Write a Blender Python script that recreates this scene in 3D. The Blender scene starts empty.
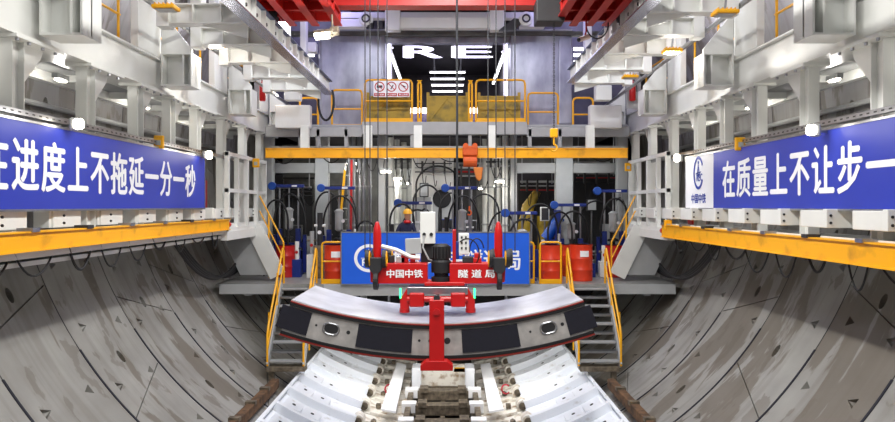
import bpy, bmesh, math, random
from mathutils import Vector, Matrix
random.seed(7)
S = bpy.context.scene
COL = S.collection
R = math.radians
F = 700.0            # focal length in pixels of the 895-pixel-wide picture
CAMZ = 5.6
TR, TZ = 7.15, 7.15  # tunnel radius and axis height

# ------------------------------------------------------------ camera, world, light
cam_d = bpy.data.cameras.new('camera'); cam = bpy.data.objects.new('camera', cam_d); COL.objects.link(cam)
cam.location = (0, 0, CAMZ); cam.rotation_euler = (R(90), 0, 0)
cam_d.sensor_width = 36; cam_d.lens = 36*F/895; cam_d.shift_y = -5/895; cam_d.clip_end = 200; cam_d.clip_start = .05
S.camera = cam
w = bpy.data.worlds.new('world'); S.world = w; w.use_nodes = True
w.node_tree.nodes['Background'].inputs[0].default_value = (.80, .86, 1, 1)
w.node_tree.nodes['Background'].inputs[1].default_value = .22
S.view_settings.view_transform = 'Standard'; S.view_settings.look = 'None'
S.view_settings.gamma = 1; S.view_settings.use_curve_mapping = False
S.view_settings.exposure = 0.34
def area(x, y, z, sx, sy, power, col=(1, 1, 1), rot=(0, 0, 0)):
    d = bpy.data.lights.new('area_light', 'AREA'); d.shape = 'RECTANGLE'; d.size = sx; d.size_y = sy
    d.energy = power; d.color = col
    o = bpy.data.objects.new('area_light', d); o.location = (x, y, z); o.rotation_euler = rot; COL.objects.link(o); return o
def point(x, y, z, power, col=(1, 1, 1), r=.08):
    d = bpy.data.lights.new('lamp_light', 'POINT'); d.energy = power; d.color = col; d.shadow_soft_size = r
    o = bpy.data.objects.new('lamp_light', d); o.location = (x, y, z); COL.objects.link(o); return o
CEIL = [(0, y) for y in (2.0, 4.8, 7.6, 10.4)]
for x, y in CEIL:
    area(x, y, 10.75, .5, 1.8, 250, (1, .985, .96))
for x in (-2.6, 0, 2.6):
    area(x, 14.9, 11.3, 1.2, .4, 130, (.93, .95, 1))
area(-3.3, 20.4, 7.2, 2.2, .3, 30, (.95, 1, 1)); area(3.3, 20.4, 7.2, 2.2, .3, 30, (.95, 1, 1)); area(-2.8, 24.6, 7.6, 2.4, .4, 45, (1, .98, .94)); area(2.8, 24.6, 7.6, 2.4, .4, 45, (1, .98, .94)); area(0, 20.2, 7.2, 2.4, .3, 26, (1, .98, .95))
for x in (-3.2, 3.2):
    area(x, 19.2, 11.9, .4, 1.0, 40, (.45, .4, 1))

# ------------------------------------------------------------ materials
def lin(c):
    return tuple((v/12.92 if v <= .04045 else ((v+.055)/1.055)**2.4) for v in (x/255 for x in c))
_m = {}
def mat(name, rgb, rough=.5, metal=0, noise=.0, scale=6, rgb2=None, emit=0, bump=0, coat=0, dirt=None, dirt_amt=.45, stretch=(1, 1, 1)):
    if name in _m: return _m[name]
    m = bpy.data.materials.new(name); m.use_nodes = True; nt = m.node_tree; b = nt.nodes['Principled BSDF']
    c = lin(rgb)
    b.inputs['Roughness'].default_value = rough; b.inputs['Metallic'].default_value = metal
    b.inputs['Base Color'].default_value = (*c, 1)
    if coat: b.inputs['Coat Weight'].default_value = coat
    if emit:
        b.inputs['Emission Color'].default_value = (*c, 1); b.inputs['Emission Strength'].default_value = emit
    tc = nt.nodes.new('ShaderNodeTexCoord'); mp = nt.nodes.new('ShaderNodeMapping'); mp.inputs['Scale'].default_value = stretch
    nt.links.new(tc.outputs['Object'], mp.inputs[0])
    if noise or dirt:
        n = nt.nodes.new('ShaderNodeTexNoise'); n.inputs['Scale'].default_value = scale; n.inputs['Detail'].default_value = 7
        nt.links.new(mp.outputs[0], n.inputs['Vector'])
        r = nt.nodes.new('ShaderNodeValToRGB'); nt.links.new(n.outputs['Fac'], r.inputs[0])
        if dirt:
            d = lin(dirt); r.color_ramp.elements[0].position = dirt_amt-.09; r.color_ramp.elements[1].position = dirt_amt+.09
            r.color_ramp.elements[0].color = (*d, 1); r.color_ramp.elements[1].color = (*c, 1)
        else:
            d = lin(rgb2) if rgb2 else tuple(v*(1-noise) for v in c)
            r.color_ramp.elements[0].position = .3; r.color_ramp.elements[1].position = .68
            r.color_ramp.elements[0].color = (*d, 1); r.color_ramp.elements[1].color = (*c, 1)
        nt.links.new(r.outputs[0], b.inputs['Base Color'])
        if bump:
            bp = nt.nodes.new('ShaderNodeBump'); bp.inputs['Strength'].default_value = bump; bp.inputs['Distance'].default_value = .02
            nt.links.new(n.outputs['Fac'], bp.inputs['Height']); nt.links.new(bp.outputs[0], b.inputs['Normal'])
    _m[name] = m; return m

WHITE = mat('white_paint', (232, 233, 228), .33, noise=.07, scale=2.5)
WHITE2 = mat('white_panel_paint', (236, 240, 246), .28, dirt=(178, 172, 160), dirt_amt=.30, scale=3)
WDIRTY = mat('dirty_white_paint', (234, 230, 220), .45, dirt=(150, 122, 84), dirt_amt=.40, scale=4, bump=.2)
GREYP = mat('grey_paint', (176, 178, 178), .4, noise=.12, scale=3)
DECK = mat('deck_steel', (150, 150, 146), .45, noise=.3, scale=5)
STEEL = mat('steel', (170, 172, 176), .3, .85, noise=.2, scale=8)
RAILST = mat('rail_steel', (176, 178, 196), .25, .8, noise=.15, scale=3)
GALV = mat('galvanised_sheet', (190, 192, 204), .32, .55, rgb2=(138, 140, 158), noise=.2, scale=2.2, stretch=(1, 1, .5))
YEL = mat('yellow_paint', (246, 178, 12), .38, noise=.08, scale=4)
YELB = mat('yellow_beam_paint', (247, 176, 8), .4, dirt=(205, 140, 20), dirt_amt=.36, scale=3)
OCHRE = mat('ochre_paint', (176, 146, 40), .5, dirt=(110, 96, 40), dirt_amt=.42, scale=3)
RED = mat('red_paint', (196, 18, 18), .35, noise=.1, scale=4)
REDC = mat('crane_red_paint', (178, 22, 15), .4, noise=.12, scale=3)
DRUM = mat('drum_red_paint', (228, 66, 34), .35, noise=.14, scale=5)
DRUMD = mat('dark_red_paint', (190, 28, 30), .35, noise=.14, scale=5)
BLUE = mat('banner_blue', (40, 58, 172), .45, noise=.03, scale=3)
BLUEC = mat('banner_bright_blue', (18, 92, 214), .45, noise=.03, scale=3)
NAVY = mat('pump_blue_paint', (22, 46, 130), .4, noise=.15, scale=5)
WTXT = mat('white_letters', (245, 246, 248), .5)
BTXT = mat('blue_letters', (30, 60, 165), .5)
BLACK = mat('black_rubber', (22, 22, 25), .6, noise=.2, scale=9)
PAD = mat('black_pad', (24, 24, 38), .75, noise=.2, scale=14)
DARK = mat('dark_paint', (44, 44, 46), .55, noise=.3, scale=4)
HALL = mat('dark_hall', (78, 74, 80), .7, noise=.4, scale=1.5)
ROPE = mat('wire_rope', (66, 68, 72), .45, .5)
SEAL = mat('seal_red', (134, 34, 26), .6)
CONC = mat('segment_concrete', (186, 182, 178), .6, rgb2=(150, 147, 144), noise=.2, scale=5, bump=.15)
CONCT = mat('segment_top_concrete', (190, 192, 202), .30, rgb2=(150, 152, 162), noise=.15, scale=2, bump=.08)
ORANGE = mat('hoist_orange', (222, 92, 26), .45, noise=.15, scale=8)
RUST = mat('rusty_timber', (118, 86, 58), .8, rgb2=(62, 46, 34), noise=.3, scale=6, bump=.3)
GRIME = mat('grimy_steel', (136, 124, 106), .55, .3, rgb2=(74, 66, 56), noise=.4, scale=9, bump=.3)
LEDW = mat('led_white', (255, 255, 255), emit=4)
LEDP = mat('led_cool_white', (236, 232, 255), emit=2.2)
LAMPG = mat('lamp_glass', (255, 244, 222), emit=14)
LEDG = mat('led_green', (40, 255, 130), emit=4)
WALLC = mat('far_wall_grey', (112, 112, 108), .7, rgb2=(70, 70, 68), noise=.3, scale=2)
SKIN = mat('skin', (190, 140, 112), .5)
CLOTH = mat('navy_workwear', (26, 32, 62), .8)
MESHG = mat('grating', (96, 92, 86), .6, .3, noise=.4, scale=12)

def concrete_wall():
    m = bpy.data.materials.new('lining_concrete'); m.use_nodes = True; nt = m.node_tree; b = nt.nodes['Principled BSDF']
    N = nt.nodes.new; L = nt.links.new
    tc = N('ShaderNodeTexCoord')
    def noise(scale, detail, st, lo, hi, dist=0):
        mp = N('ShaderNodeMapping'); mp.inputs['Scale'].default_value = st; L(tc.outputs['Object'], mp.inputs[0])
        n = N('ShaderNodeTexNoise'); n.inputs['Scale'].default_value = scale; n.inputs['Detail'].default_value = detail
        n.inputs['Distortion'].default_value = dist
        L(mp.outputs[0], n.inputs['Vector'])
        r = N('ShaderNodeMapRange'); r.inputs['From Min'].default_value = lo; r.inputs['From Max'].default_value = hi; r.clamp = True
        L(n.outputs['Fac'], r.inputs['Value']); return r.outputs[0], n
    base, nn = noise(1.1, 8, (1, 1, 1), .3, .7)
    drip, _ = noise(1.0, 3, (.25, 6, .22), .50, .70)
    blot, _ = noise(2.2, 9, (.6, 1, .5), .60, .62, .3)
    def mix(fac, a, bb, f=1.0):
        mx = N('ShaderNodeMix'); mx.data_type = 'RGBA'
        mu = N('ShaderNodeMath'); mu.operation = 'MULTIPLY'; mu.inputs[1].default_value = f; L(fac, mu.inputs[0]); L(mu.outputs[0], mx.inputs[0])
        for i, v in ((6, a), (7, bb)):
            if isinstance(v, tuple): mx.inputs[i].default_value = (*lin(v), 1)
            else: L(v, mx.inputs[i])
        return mx.outputs[2]
    c = mix(base, (138, 136, 131), (170, 169, 164))
    sx = N('ShaderNodeSeparateXYZ'); L(tc.outputs['Object'], sx.inputs[0])
    ma = N('ShaderNodeMath'); ma.operation = 'MULTIPLY_ADD'; ma.inputs[1].default_value = 1/1.98; ma.inputs[2].default_value = 2.45/1.98; L(sx.outputs['Y'], ma.inputs[0])
    flr = N('ShaderNodeMath'); flr.operation = 'FLOOR'; L(ma.outputs[0], flr.inputs[0])
    wn = N('ShaderNodeTexWhiteNoise'); wn.noise_dimensions = '1D'; L(flr.outputs[0], wn.inputs['W'])
    c = mix(wn.outputs['Value'], c, (112, 110, 105), .45)
    cx_ = N('ShaderNodeCombineXYZ'); m9 = N('ShaderNodeMath'); m9.operation = 'MULTIPLY'; m9.inputs[1].default_value = 17.0; L(flr.outputs[0], m9.inputs[0]); L(m9.outputs[0], cx_.inputs['X'])
    va = N('ShaderNodeVectorMath'); va.operation = 'ADD'; L(tc.outputs['Object'], va.inputs[0]); L(cx_.outputs[0], va.inputs[1])
    mp = N('ShaderNodeMapping'); mp.inputs['Scale'].default_value = (.30, 1.0, .26); L(va.outputs[0], mp.inputs[0])
    n9 = N('ShaderNodeTexNoise'); n9.inputs['Scale'].default_value = 1.0; n9.inputs['Detail'].default_value = 7; n9.inputs['Roughness'].default_value = .55; n9.inputs['Distortion'].default_value = .3; L(mp.outputs[0], n9.inputs['Vector'])
    r9 = N('ShaderNodeMapRange'); r9.inputs['From Min'].default_value = .535; r9.inputs['From Max'].default_value = .555; L(n9.outputs['Fac'], r9.inputs['Value'])
    damp = r9.outputs[0]
    c = mix(drip, c, (104, 98, 90), .35)
    c = mix(damp, c, (94, 84, 70), .68)
    c = mix(blot, c, (98, 90, 80), .5)
    L(c, b.inputs['Base Color']); b.inputs['Roughness'].default_value = .55
    bp = N('ShaderNodeBump'); bp.inputs['Strength'].default_value = .12; bp.inputs['Distance'].default_value = .02
    L(nn.outputs['Fac'], bp.inputs['Height']); L(bp.outputs[0], b.inputs['Normal'])
    return m
LINING = concrete_wall()

# ------------------------------------------------------------ mesh helpers
class MB:
    def __init__(s): s.v = []; s.f = []; s.M = Matrix.Identity(4)
    def add(s, vs, fs):
        n = len(s.v); s.v += [tuple(s.M @ Vector(v)) for v in vs]; s.f += [tuple(i+n for i in f) for f in fs]; return s
    def box(s, x0, x1, y0, y1, z0, z1):
        if x0 > x1: x0, x1 = x1, x0
        if y0 > y1: y0, y1 = y1, y0
        if z0 > z1: z0, z1 = z1, z0
        return s.add([(x0, y0, z0), (x1, y0, z0), (x1, y1, z0), (x0, y1, z0), (x0, y0, z1), (x1, y0, z1), (x1, y1, z1), (x0, y1, z1)],
                     [(0, 3, 2, 1), (4, 5, 6, 7), (0, 1, 5, 4), (1, 2, 6, 5), (2, 3, 7, 6), (3, 0, 4, 7)])
    def bar(s, a, b, wd, ht, up=(0, 0, 1)):
        a = Vector(a); b = Vector(b); d = (b-a).normalized(); u = Vector(up)
        sd = d.cross(u)
        if sd.length < 1e-4: sd = d.cross(Vector((0, 1, 0)))
        sd.normalize(); u = sd.cross(d); sd *= wd/2; u = u*ht/2
        vs = [p+q for p in (a, b) for q in (-sd-u, sd-u, sd+u, -sd+u)]
        return s.add([tuple(v) for v in vs], [(0, 1, 2, 3), (7, 6, 5, 4), (0, 4, 5, 1), (1, 5, 6, 2), (2, 6, 7, 3), (3, 7, 4, 0)])
    def tube(s, pts, r, n=8, cap=True):
        pts = [Vector(p) for p in pts]; vs = []; fs = []; ref = None
        for i, p in enumerate(pts):
            t = (pts[min(i+1, len(pts)-1)]-pts[max(i-1, 0)])
            t = t.normalized() if t.length > 1e-9 else Vector((0, 0, 1))
            if ref is None:
                ref = t.cross(Vector((0, 0, 1)))
                if ref.length < .05: ref = t.cross(Vector((0, 1, 0)))
            ref = (ref - t*ref.dot(t)).normalized(); q = t.cross(ref)
            rr = r[i] if isinstance(r, (list, tuple)) else r
            for k in range(n):
                a = 2*math.pi*k/n; vs.append(tuple(p+ref*math.cos(a)*rr+q*math.sin(a)*rr))
        for i in range(len(pts)-1):
            for k in range(n):
                a = i*n+k; b2 = i*n+(k+1) % n; fs.append((a, b2, b2+n, a+n))
        if cap: fs.append(tuple(range(n-1, -1, -1))); fs.append(tuple(range((len(pts)-1)*n, len(pts)*n)))
        return s.add(vs, fs)
    def cyl(s, a, b, r, n=16): return s.tube([a, b], r, n)
    def lathe(s, cx, cy, prof, n=24):
        return s.tube([(cx, cy, z) for r, z in prof], [r for r, z in prof], n)
    def prism(s, poly, vec):
        n = len(poly); v = Vector(vec)
        vs = [tuple(p) for p in poly]+[tuple(Vector(p)+v) for p in poly]
        return s.add(vs, [tuple(range(n-1, -1, -1)), tuple(range(n, 2*n))]+[(i, (i+1) % n, (i+1) % n+n, i+n) for i in range(n)])
    def arc(s, cx, cz, r0, r1, y0, y1, a0, a1, n=24, skew=0):
        """solid arc in XZ; angle from straight down"""
        vs = []; fs = []
        for i in range(n+1):
            a = a0+(a1-a0)*i/n
            for rr in (r0, r1):
                for y in (y0, y1): vs.append((cx+rr*math.sin(a), y, cz-rr*math.cos(a)))
        for i in range(n):
            b = i*4; c = b+4
            fs += [(b, c, c+1, b+1), (b+2, b+3, c+3, c+2), (b, b+2, c+2, c), (b+1, c+1, c+3, b+3)]
        fs += [(0, 1, 3, 2), (4*n, 4*n+2, 4*n+3, 4*n+1)]
        return s.add(vs, fs)
    def build(s, name, m, parent=None, bevel=0, smooth=False, label=None):
        me = bpy.data.meshes.new(name); me.from_pydata(s.v, [], s.f); me.materials.append(m)
        bm = bmesh.new(); bm.from_mesh(me); bmesh.ops.recalc_face_normals(bm, faces=bm.faces); bm.to_mesh(me); bm.free()
        o = bpy.data.objects.new(name, me); COL.objects.link(o)
        if smooth:
            me.shade_smooth()
            try: me.set_sharp_from_angle(angle=R(35))
            except Exception: pass
        if parent is not None: o.parent = parent
        if bevel:
            bv = o.modifiers.new('bevel', 'BEVEL'); bv.width = bevel; bv.segments = 2; bv.limit_method = 'ANGLE'
        if label: o['label'] = label
        return o
def tag(o, label, cat, group=None):
    o['label'] = label; o['category'] = cat; o['kind'] = 'thing'
    if group: o['group'] = group
    return o
def thing(name, label, cat, loc=(0, 0, 0), rz=0, group=None):
    o = bpy.data.objects.new(name, None); COL.objects.link(o); o.location = loc; o.rotation_euler = (0, 0, rz)
    o.empty_display_size = .1
    return tag(o, label, cat, group)
def dup(root, loc, label=None, rz=None, scale=None, group=None):
    r = root.copy(); COL.objects.link(r); r.location = loc
    if rz is not None: r.rotation_euler = (0, 0, rz)
    if scale is not None: r.scale = scale
    if label: r['label'] = label
    if group: r['group'] = group
    for ch in list(root.children):
        c = ch.copy(); COL.objects.link(c); c.parent = r
        for g in list(ch.children):
            d = g.copy(); COL.objects.link(d); d.parent = c
    return r
def struct(o): o['kind'] = 'structure'; return o
def P(px, py, Y): return Vector(((px-447.5)*Y/F, Y, CAMZ-(py-206)*Y/F))
def text(name, s, width, height, m, parent, M, thick=.006, bold=.012, italic=0, space=1.0):
    cu = bpy.data.curves.new(name, 'FONT'); cu.body = s; cu.size = 1; cu.align_x = 'CENTER'; cu.align_y = 'CENTER'
    cu.extrude = 0; cu.offset = 0; cu.shear = italic; cu.space_character = space; cu.resolution_u = 3
    o = bpy.data.objects.new(name, cu); COL.objects.link(o); bpy.context.view_layer.update()
    me = bpy.data.meshes.new_from_object(o.evaluated_get(bpy.context.evaluated_depsgraph_get()))
    bpy.data.objects.remove(o); bpy.data.curves.remove(cu)
    xs = [v.co.x for v in me.vertices]; ys = [v.co.y for v in me.vertices]
    cx = (max(xs)+min(xs))/2; cy = (max(ys)+min(ys))/2; kx = width/(max(xs)-min(xs)); ky = height/(max(ys)-min(ys))
    for v in me.vertices: v.co = ((v.co.x-cx)*kx, (v.co.y-cy)*ky, 0)
    bm = bmesh.new()
    shifts = [(0, 0)]
    if bold: shifts += [(bold*kx, 0), (-bold*kx, 0), (0, bold*ky*.6), (0, -bold*ky*.6)]
    for q, (dx, dy) in enumerate(shifts):
        b0 = len(bm.verts); bm.from_mesh(me)
        bm.verts.ensure_lookup_table()
        for v in bm.verts[b0:]: v.co += Vector((dx, dy, thick*(1-.06*q)))
    bmesh.ops.transform(bm, matrix=M, verts=bm.verts)
    bm.to_mesh(me); bm.free(); me.name = name; me.materials.clear(); me.materials.append(m)
    o = bpy.data.objects.new(name, me); COL.objects.link(o)
    if parent is not None: o.parent = parent
    return o
def frame_M(o, ex, ey, ez):
    M = Matrix.Identity(4)
    for i, e in enumerate((ex, ey, ez)):
        for k in range(3): M[k][i] = e[k]
    for k in range(3): M[k][3] = o[k]
    return M
def sag(a, b, d, n=12):
    a = Vector(a); b = Vector(b)
    return [a.lerp(b, i/n)+Vector((0, 0, -d*4*(i/n)*(1-i/n))) for i in range(n+1)]
def arcpts(c, ex, ey, rx, ry, a0, a1, n=16):
    c = Vector(c); ex = Vector(ex); ey = Vector(ey)
    return [c+ex*rx*math.cos(a0+(a1-a0)*i/n)+ey*ry*math.sin(a0+(a1-a0)*i/n) for i in range(n+1)]
ORD = ['first', 'second', 'third', 'fourth', 'fifth', 'sixth', 'seventh', 'eighth', 'ninth', 'tenth', 'eleventh', 'twelfth']
SIDE = {-1: 'all-blue banner side', 1: 'logo banner side'}

# ------------------------------------------------------------ the tunnel lining
RINGS = [-2.45+1.98*k for k in range(14)]        # ring joints along the tunnel
def cutters(s):
    mb = MB()
    def at(y, a, u, v):
        # frame on the lining at angle a from straight down: t along the wall upward, n towards the axis
        n = Vector((-s*math.sin(a), 0, math.cos(a))); t = Vector((s*math.cos(a), 0, math.sin(a)))
        p = Vector((s*TR*math.sin(a), y, TZ-TR*math.cos(a))); return p, t, n
    rnd = random.Random(3+s)
    for k, y0 in enumerate(RINGS):
        off = (k % 3)*R(7.5)
        for j in range(7):
            a = R(24)+off+j*R(9.3)
            if a > R(88): continue
            for yy, kind in ((.34, 0), (1.62, 0), (.98, 1)):
                if kind == 1 and j % 2: continue
                if kind == 0 and rnd.random() < .25: continue
                p, t, n = at(y0+yy+rnd.uniform(-.06, .06), a+(R(4) if kind else 0)+R(rnd.uniform(-1, 1)), 0, 0)
                Y = Vector((0, 1, 0))
                if kind:      # oval socket
                    pts = [p+t*.13*math.cos(q*math.pi/6)+Y*.075*math.sin(q*math.pi/6)+n*.1 for q in range(12)]
                    mb.prism([tuple(q) for q in pts], tuple(-n*.3))
                else:         # wedge-shaped bolt pocket
                    d = 1 if yy < 1 else -1
                    tri = [p+t*.10-Y*.03*d, p-t*.10-Y*.03*d, p+Y*.19*d]
                    lo = [p+t*.07+Y*0*d-n*.12, p-t*.07-n*.12, p+Y*.17*d-n*.015]
                    mb.add([tuple(q+n*.08) for q in tri]+[tuple(q) for q in lo], [(0, 1, 2), (5, 4, 3), (0, 3, 4, 1), (1, 4, 5, 2), (2, 5, 3, 0)])
        # longitudinal joints, slightly raked
        for j in (0, 1):
            a = R(36+28*j)+off*1.6; sk = R(2.6)*(1 if (k+j) % 2 else -1)
            p, t, n = at(y0+.04, a-sk, 0, 0); q, t2, n2 = at(y0+1.94, a+sk, 0, 0)
            mb.bar(p, q, .022, .10, up=tuple(n))
    return mb
def wall(name, s, a0, a1, n):
    mb = MB()
    mb.arc(0, TZ, TR, TR+.5, -4, 27, s*a0, s*a1, n); o = mb.build(name, LINING, smooth=True)
    if s:
        cu = cutters(s).build('cut', LINING)
        md = o.modifiers.new('b', 'BOOLEAN'); md.operation = 'DIFFERENCE'; md.object = cu; md.solver = 'EXACT'; md.use_self = True
        bpy.context.view_layer.update()
        me = bpy.data.meshes.new_from_object(o.evaluated_get(bpy.context.evaluated_depsgraph_get()))
        o.modifiers.clear(); o.data = me
        if len(me.materials) == 0: me.materials.append(LINING)
        bpy.data.objects.remove(cu)
    return struct(o)
for s, nm in ((-1, 'wall_left'), (1, 'wall_right')):
    wo = wall(nm, s, R(16), R(100), 72)
    for y in RINGS:
        MB().arc(0, TZ, TR-.012, TR+.05, y-.022, y+.022, s*R(16), s*R(57), 40).build('joint_gasket', PAD, wo)
        MB().arc(0, TZ, TR-.004, TR+.05, y-.009, y+.009, s*R(57), s*R(100), 30).build('joint_line', DARK, wo)
fl = MB(); fl.arc(0, TZ, TR, TR+.5, -4, 27, R(-16), R(16), 24); struct(fl.build('floor', LINING, smooth=True))
ce = MB(); ce.arc(0, TZ, TR, TR+.5, -4, 27, R(100), R(260), 64); struct(ce.build('ceiling', LINING, smooth=True))
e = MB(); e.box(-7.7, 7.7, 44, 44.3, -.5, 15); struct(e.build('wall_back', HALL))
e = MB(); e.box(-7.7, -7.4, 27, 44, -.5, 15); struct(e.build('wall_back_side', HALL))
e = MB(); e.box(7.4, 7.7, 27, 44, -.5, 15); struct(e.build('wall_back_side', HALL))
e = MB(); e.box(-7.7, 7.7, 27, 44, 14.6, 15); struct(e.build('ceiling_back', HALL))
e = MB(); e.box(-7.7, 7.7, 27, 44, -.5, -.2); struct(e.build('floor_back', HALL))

# high-bay lamps hanging from the lining above the camera
for i, (x, y) in enumerate(CEIL):
    t = thing('high_bay_lamp', f'long high-bay lamp under the crown above the camera, {ORD[i]} of four', 'lamp', (x, y, 10.8), group='high-bay lamps above the camera')
    MB().box(-.3, .3, -.85, .85, 0, .12).build('lamp_housing', GREYP, t, .02)
    zt = TZ+math.sqrt(TR**2-x*x)-10.8
    for yy in (-.6, .6): MB().cyl((0, yy, .1), (0, yy, zt), .015, 6).build('hanger_rod', STEEL, t)

# ------------------------------------------------------------ side galleries
COLY = [5.5, 7.15, 8.8, 10.6, 12.3, 13.75, 15.2, 16.95, 18.7, 20.4]
def gallery(s):
    sd = SIDE[s]; X = lambda x: s*x
    # main girder
    t = thing('gallery_girder', f'long white box girder over the columns, {sd}', 'girder', (X(5.6), 4, 7.76))
    m = MB(); m.box(-.2*1, .2, 0, 18, 0, .54)
    m.build('girder_box', WHITE, t, .015)
    m = MB(); m.box(-.28, .28, 0, 18, -.03, .0); m.build('bottom_flange', WHITE, t)
    m = MB(); m.box(-.28, .28, 0, 18, .54, .57); m.build('top_flange', WHITE, t)
    # upper walkway deck
    t = thing('gallery_deck', f'pale underside of the upper walkway, {sd}', 'walkway', (X(6.35), 4, 7.86))
    m = MB(); m.box(-.5, .5, 0, 18, 0, .05); m.build('deck_plate', GREYP, t)
    for i in range(10):
        m = MB(); m.box(-.5, .5, .9+i*1.8, 1.0+i*1.8, -.12, 0); m.build('cross_joist', WHITE, t)
    m = MB(); m.box(s*.38, s*.5, 0, 18, -.16, 0); m.build('edge_channel', WHITE, t)
    # pipe on lining below deck
    for zz, rr in ((7.35, .05), (7.18, .035), (7.05, .03)):
        xx = math.sqrt(TR**2-(zz-TZ)**2)-.12
        tag(MB().cyl((X(xx), 4, zz), (X(xx), 22, zz), rr, 8).build('service_pipe', GREYP if rr > .04 else STEEL, smooth=True),
            f'thin grey service pipe along the lining at height {"top middle bottom".split()[(7.35, 7.18, 7.05).index(zz)]}, {sd}', 'pipe', f'service pipes on the lining, {sd}')
    for i, y in enumerate((7.9, 11.4, 14.6, 17.8)):
        q = thing('deck_lamp', f'small lit batten lamp under the upper walkway, {ORD[i]} from the camera, {sd}', 'lamp', (X(6.3), y, 7.66), group=f'batten lamps under the walkway, {sd}')
        MB().box(-.05, .05, -.18, .18, 0, .08).build('lamp_housing', GREYP, q, .01); MB().box(-.035, .035, -.12, .12, -.03, 0).build('lens', LAMPG, q)
        point(X(6.3), y, 7.55, 11, (1, .96, .9), .1)
    # columns
    for i, y in enumerate(COLY):
        t = thing('gallery_column', f'white steel post with bolted top plate, {ORD[i]} from the camera, {sd}', 'post', (X(5.48), y, 5.16), group=f'gallery posts, {sd}')
        m = MB(); m.box(-.085, .085, -.13, -.112, 0, 2.52); m.box(-.085, .085, .112, .13, 0, 2.52); m.box(-.012, .012, -.112, .112, 0, 2.52)
        m.build('post', WHITE, t)
        m = MB(); m.box(-.2, .2, -.22, .85, 2.52, 2.57); tp = m.build('top_plate', WHITE, t, .006)
        m = MB(); m.prism([(-.012, .13, 2.52), (-.012, .66, 2.52), (-.012, .62, 2.42), (-.012, .13, 1.92)], (.024, 0, 0)); m.build('gusset', WHITE, t)
        for yy in (-.15, .1, .4, .7):
            MB().cyl((-s*.16, yy, 2.485), (-s*.16, yy, 2.52), .025, 6).build('bolt', STEEL, tp)
    # lower walkway edge with bracket boxes
    t = thing('lower_walkway', f'white lower walkway floor carrying the posts, {sd}', 'walkway', (X(5.9), 4, 5.04))
    m = MB(); m.box(-.62, .62, 0, 16.2, 0, .1); m.build('floor_plate', GREYP, t)
    m = MB(); m.box(-s*.62-.03, -s*.62+.03, 0, 16.2, -.1, .14); m.build('edge_beam', WHITE, t)
    for i in range(11):
        y = 1.6+i*1.32
        m = MB(); m.box(-s*.62-.10, -s*.62+.35*s, y, y+.72, .26, .50); m.box(-s*.62-.13, -s*.62+.35*s, y-.05, y+.05, .26, .52)
        sb = m.build('support_box', WHITE, t, .01)
        for zz in (.33, .43): MB().cyl((-s*.70, y-.06, zz), (-s*.70, y-.07, zz), .02, 6).build('bolt', DARK, sb)
    # monorail beam
    zb, hb, ye = (4.86, .30, 16.7) if s > 0 else (5.04, .25, 16.4)
    xb = 5.16
    t = thing('monorail_beam', f'yellow monorail beam below the slogan banner, {sd}', 'beam', (X(xb), 4, zb))
    m = MB(); m.box(-.08, .08, 0, ye-4, 0, .02); m.box(-.08, .08, 0, ye-4, hb-.02, hb); m.box(-.05, .05, 0, ye-4, .02, hb-.02); m.build('beam', YELB, t)
    m = MB(); m.cyl((0, ye-4, hb*.5), (0, ye-3.9, hb*.5), .07, 14); m.build('end_stop', RED, t, label='red round end stop')
    for i in range(9):
        y = 1.9+i*1.32
        m = MB(); m.box(-.10, .10, y, y+.16, hb-.01, hb+.04); m.build('beam_clamp', DARK if i % 3 == 0 else STEEL, t)
    # white strip under beam, near the wall
    t2 = MB(); t2.box(X(5.3), X(6.5), 4, 17.5, 4.84, 4.90)
    tag(t2.build('lining_shelf', WHITE), f'thin white shelf strip just under the yellow beam, {sd}', 'shelf')
    # drooping cables
    n = 10
    for i in range(n):
        y0 = 6.6+i*.98; rr = random.Random(i*7+s)
        a = (X(xb+.1), y0+rr.uniform(-.2, .2), zb+.02); b = (X(xb+.14), y0+rr.uniform(.7, 1.0), zb+.02)
        tag(MB().tube(sag(a, b, rr.uniform(.22, .42)), .014 if i % 3 else .02, 6).build('drooping_cable', BLACK, smooth=True),
            f'black cable loop hanging under the yellow beam, {ORD[i]} from the camera, {sd}', 'cable', f'cable loops under the beam, {sd}')
    for i in range(4):
        a = (X(5.6+.1*i), 14.2+.35*i, 4.95); b = (X(5.75), 19.5, 4.25-.12*i)
        tag(MB().tube(sag(a, b, .75-.07*i, 20), .035, 8).build('hose', BLACK, smooth=True),
            f'thick black hose sagging against the lining, {ORD[i]} in the bundle, {sd}', 'hose', f'hose bundle, {sd}')
    # perforated cable tray above the banner
    t = thing('cable_tray', f'perforated steel cable tray running above the banner, {sd}', 'cable tray', (X(5.38), 6.2, 6.74))
    m = MB(); m.box(-.04, .04, 0, 12.6, 0, .012); m.box(-s*.04-.004, -s*.04+.004, 0, 12.6, .0, .07); m.build('tray', STEEL, t)
    m = MB()
    for i in range(60): m.box(-s*.045-.003, -s*.045, .1+i*.15, .16+i*.15, .025, .045)
    m.build('perforation_pattern', DARK, t)
    m = MB(); m.tube([(0, .0, .04), (0, 4, .05), (0, 8, .04), (0, 12.6, .045)], .022, 6); m.build('cable', BLACK, t)
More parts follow.
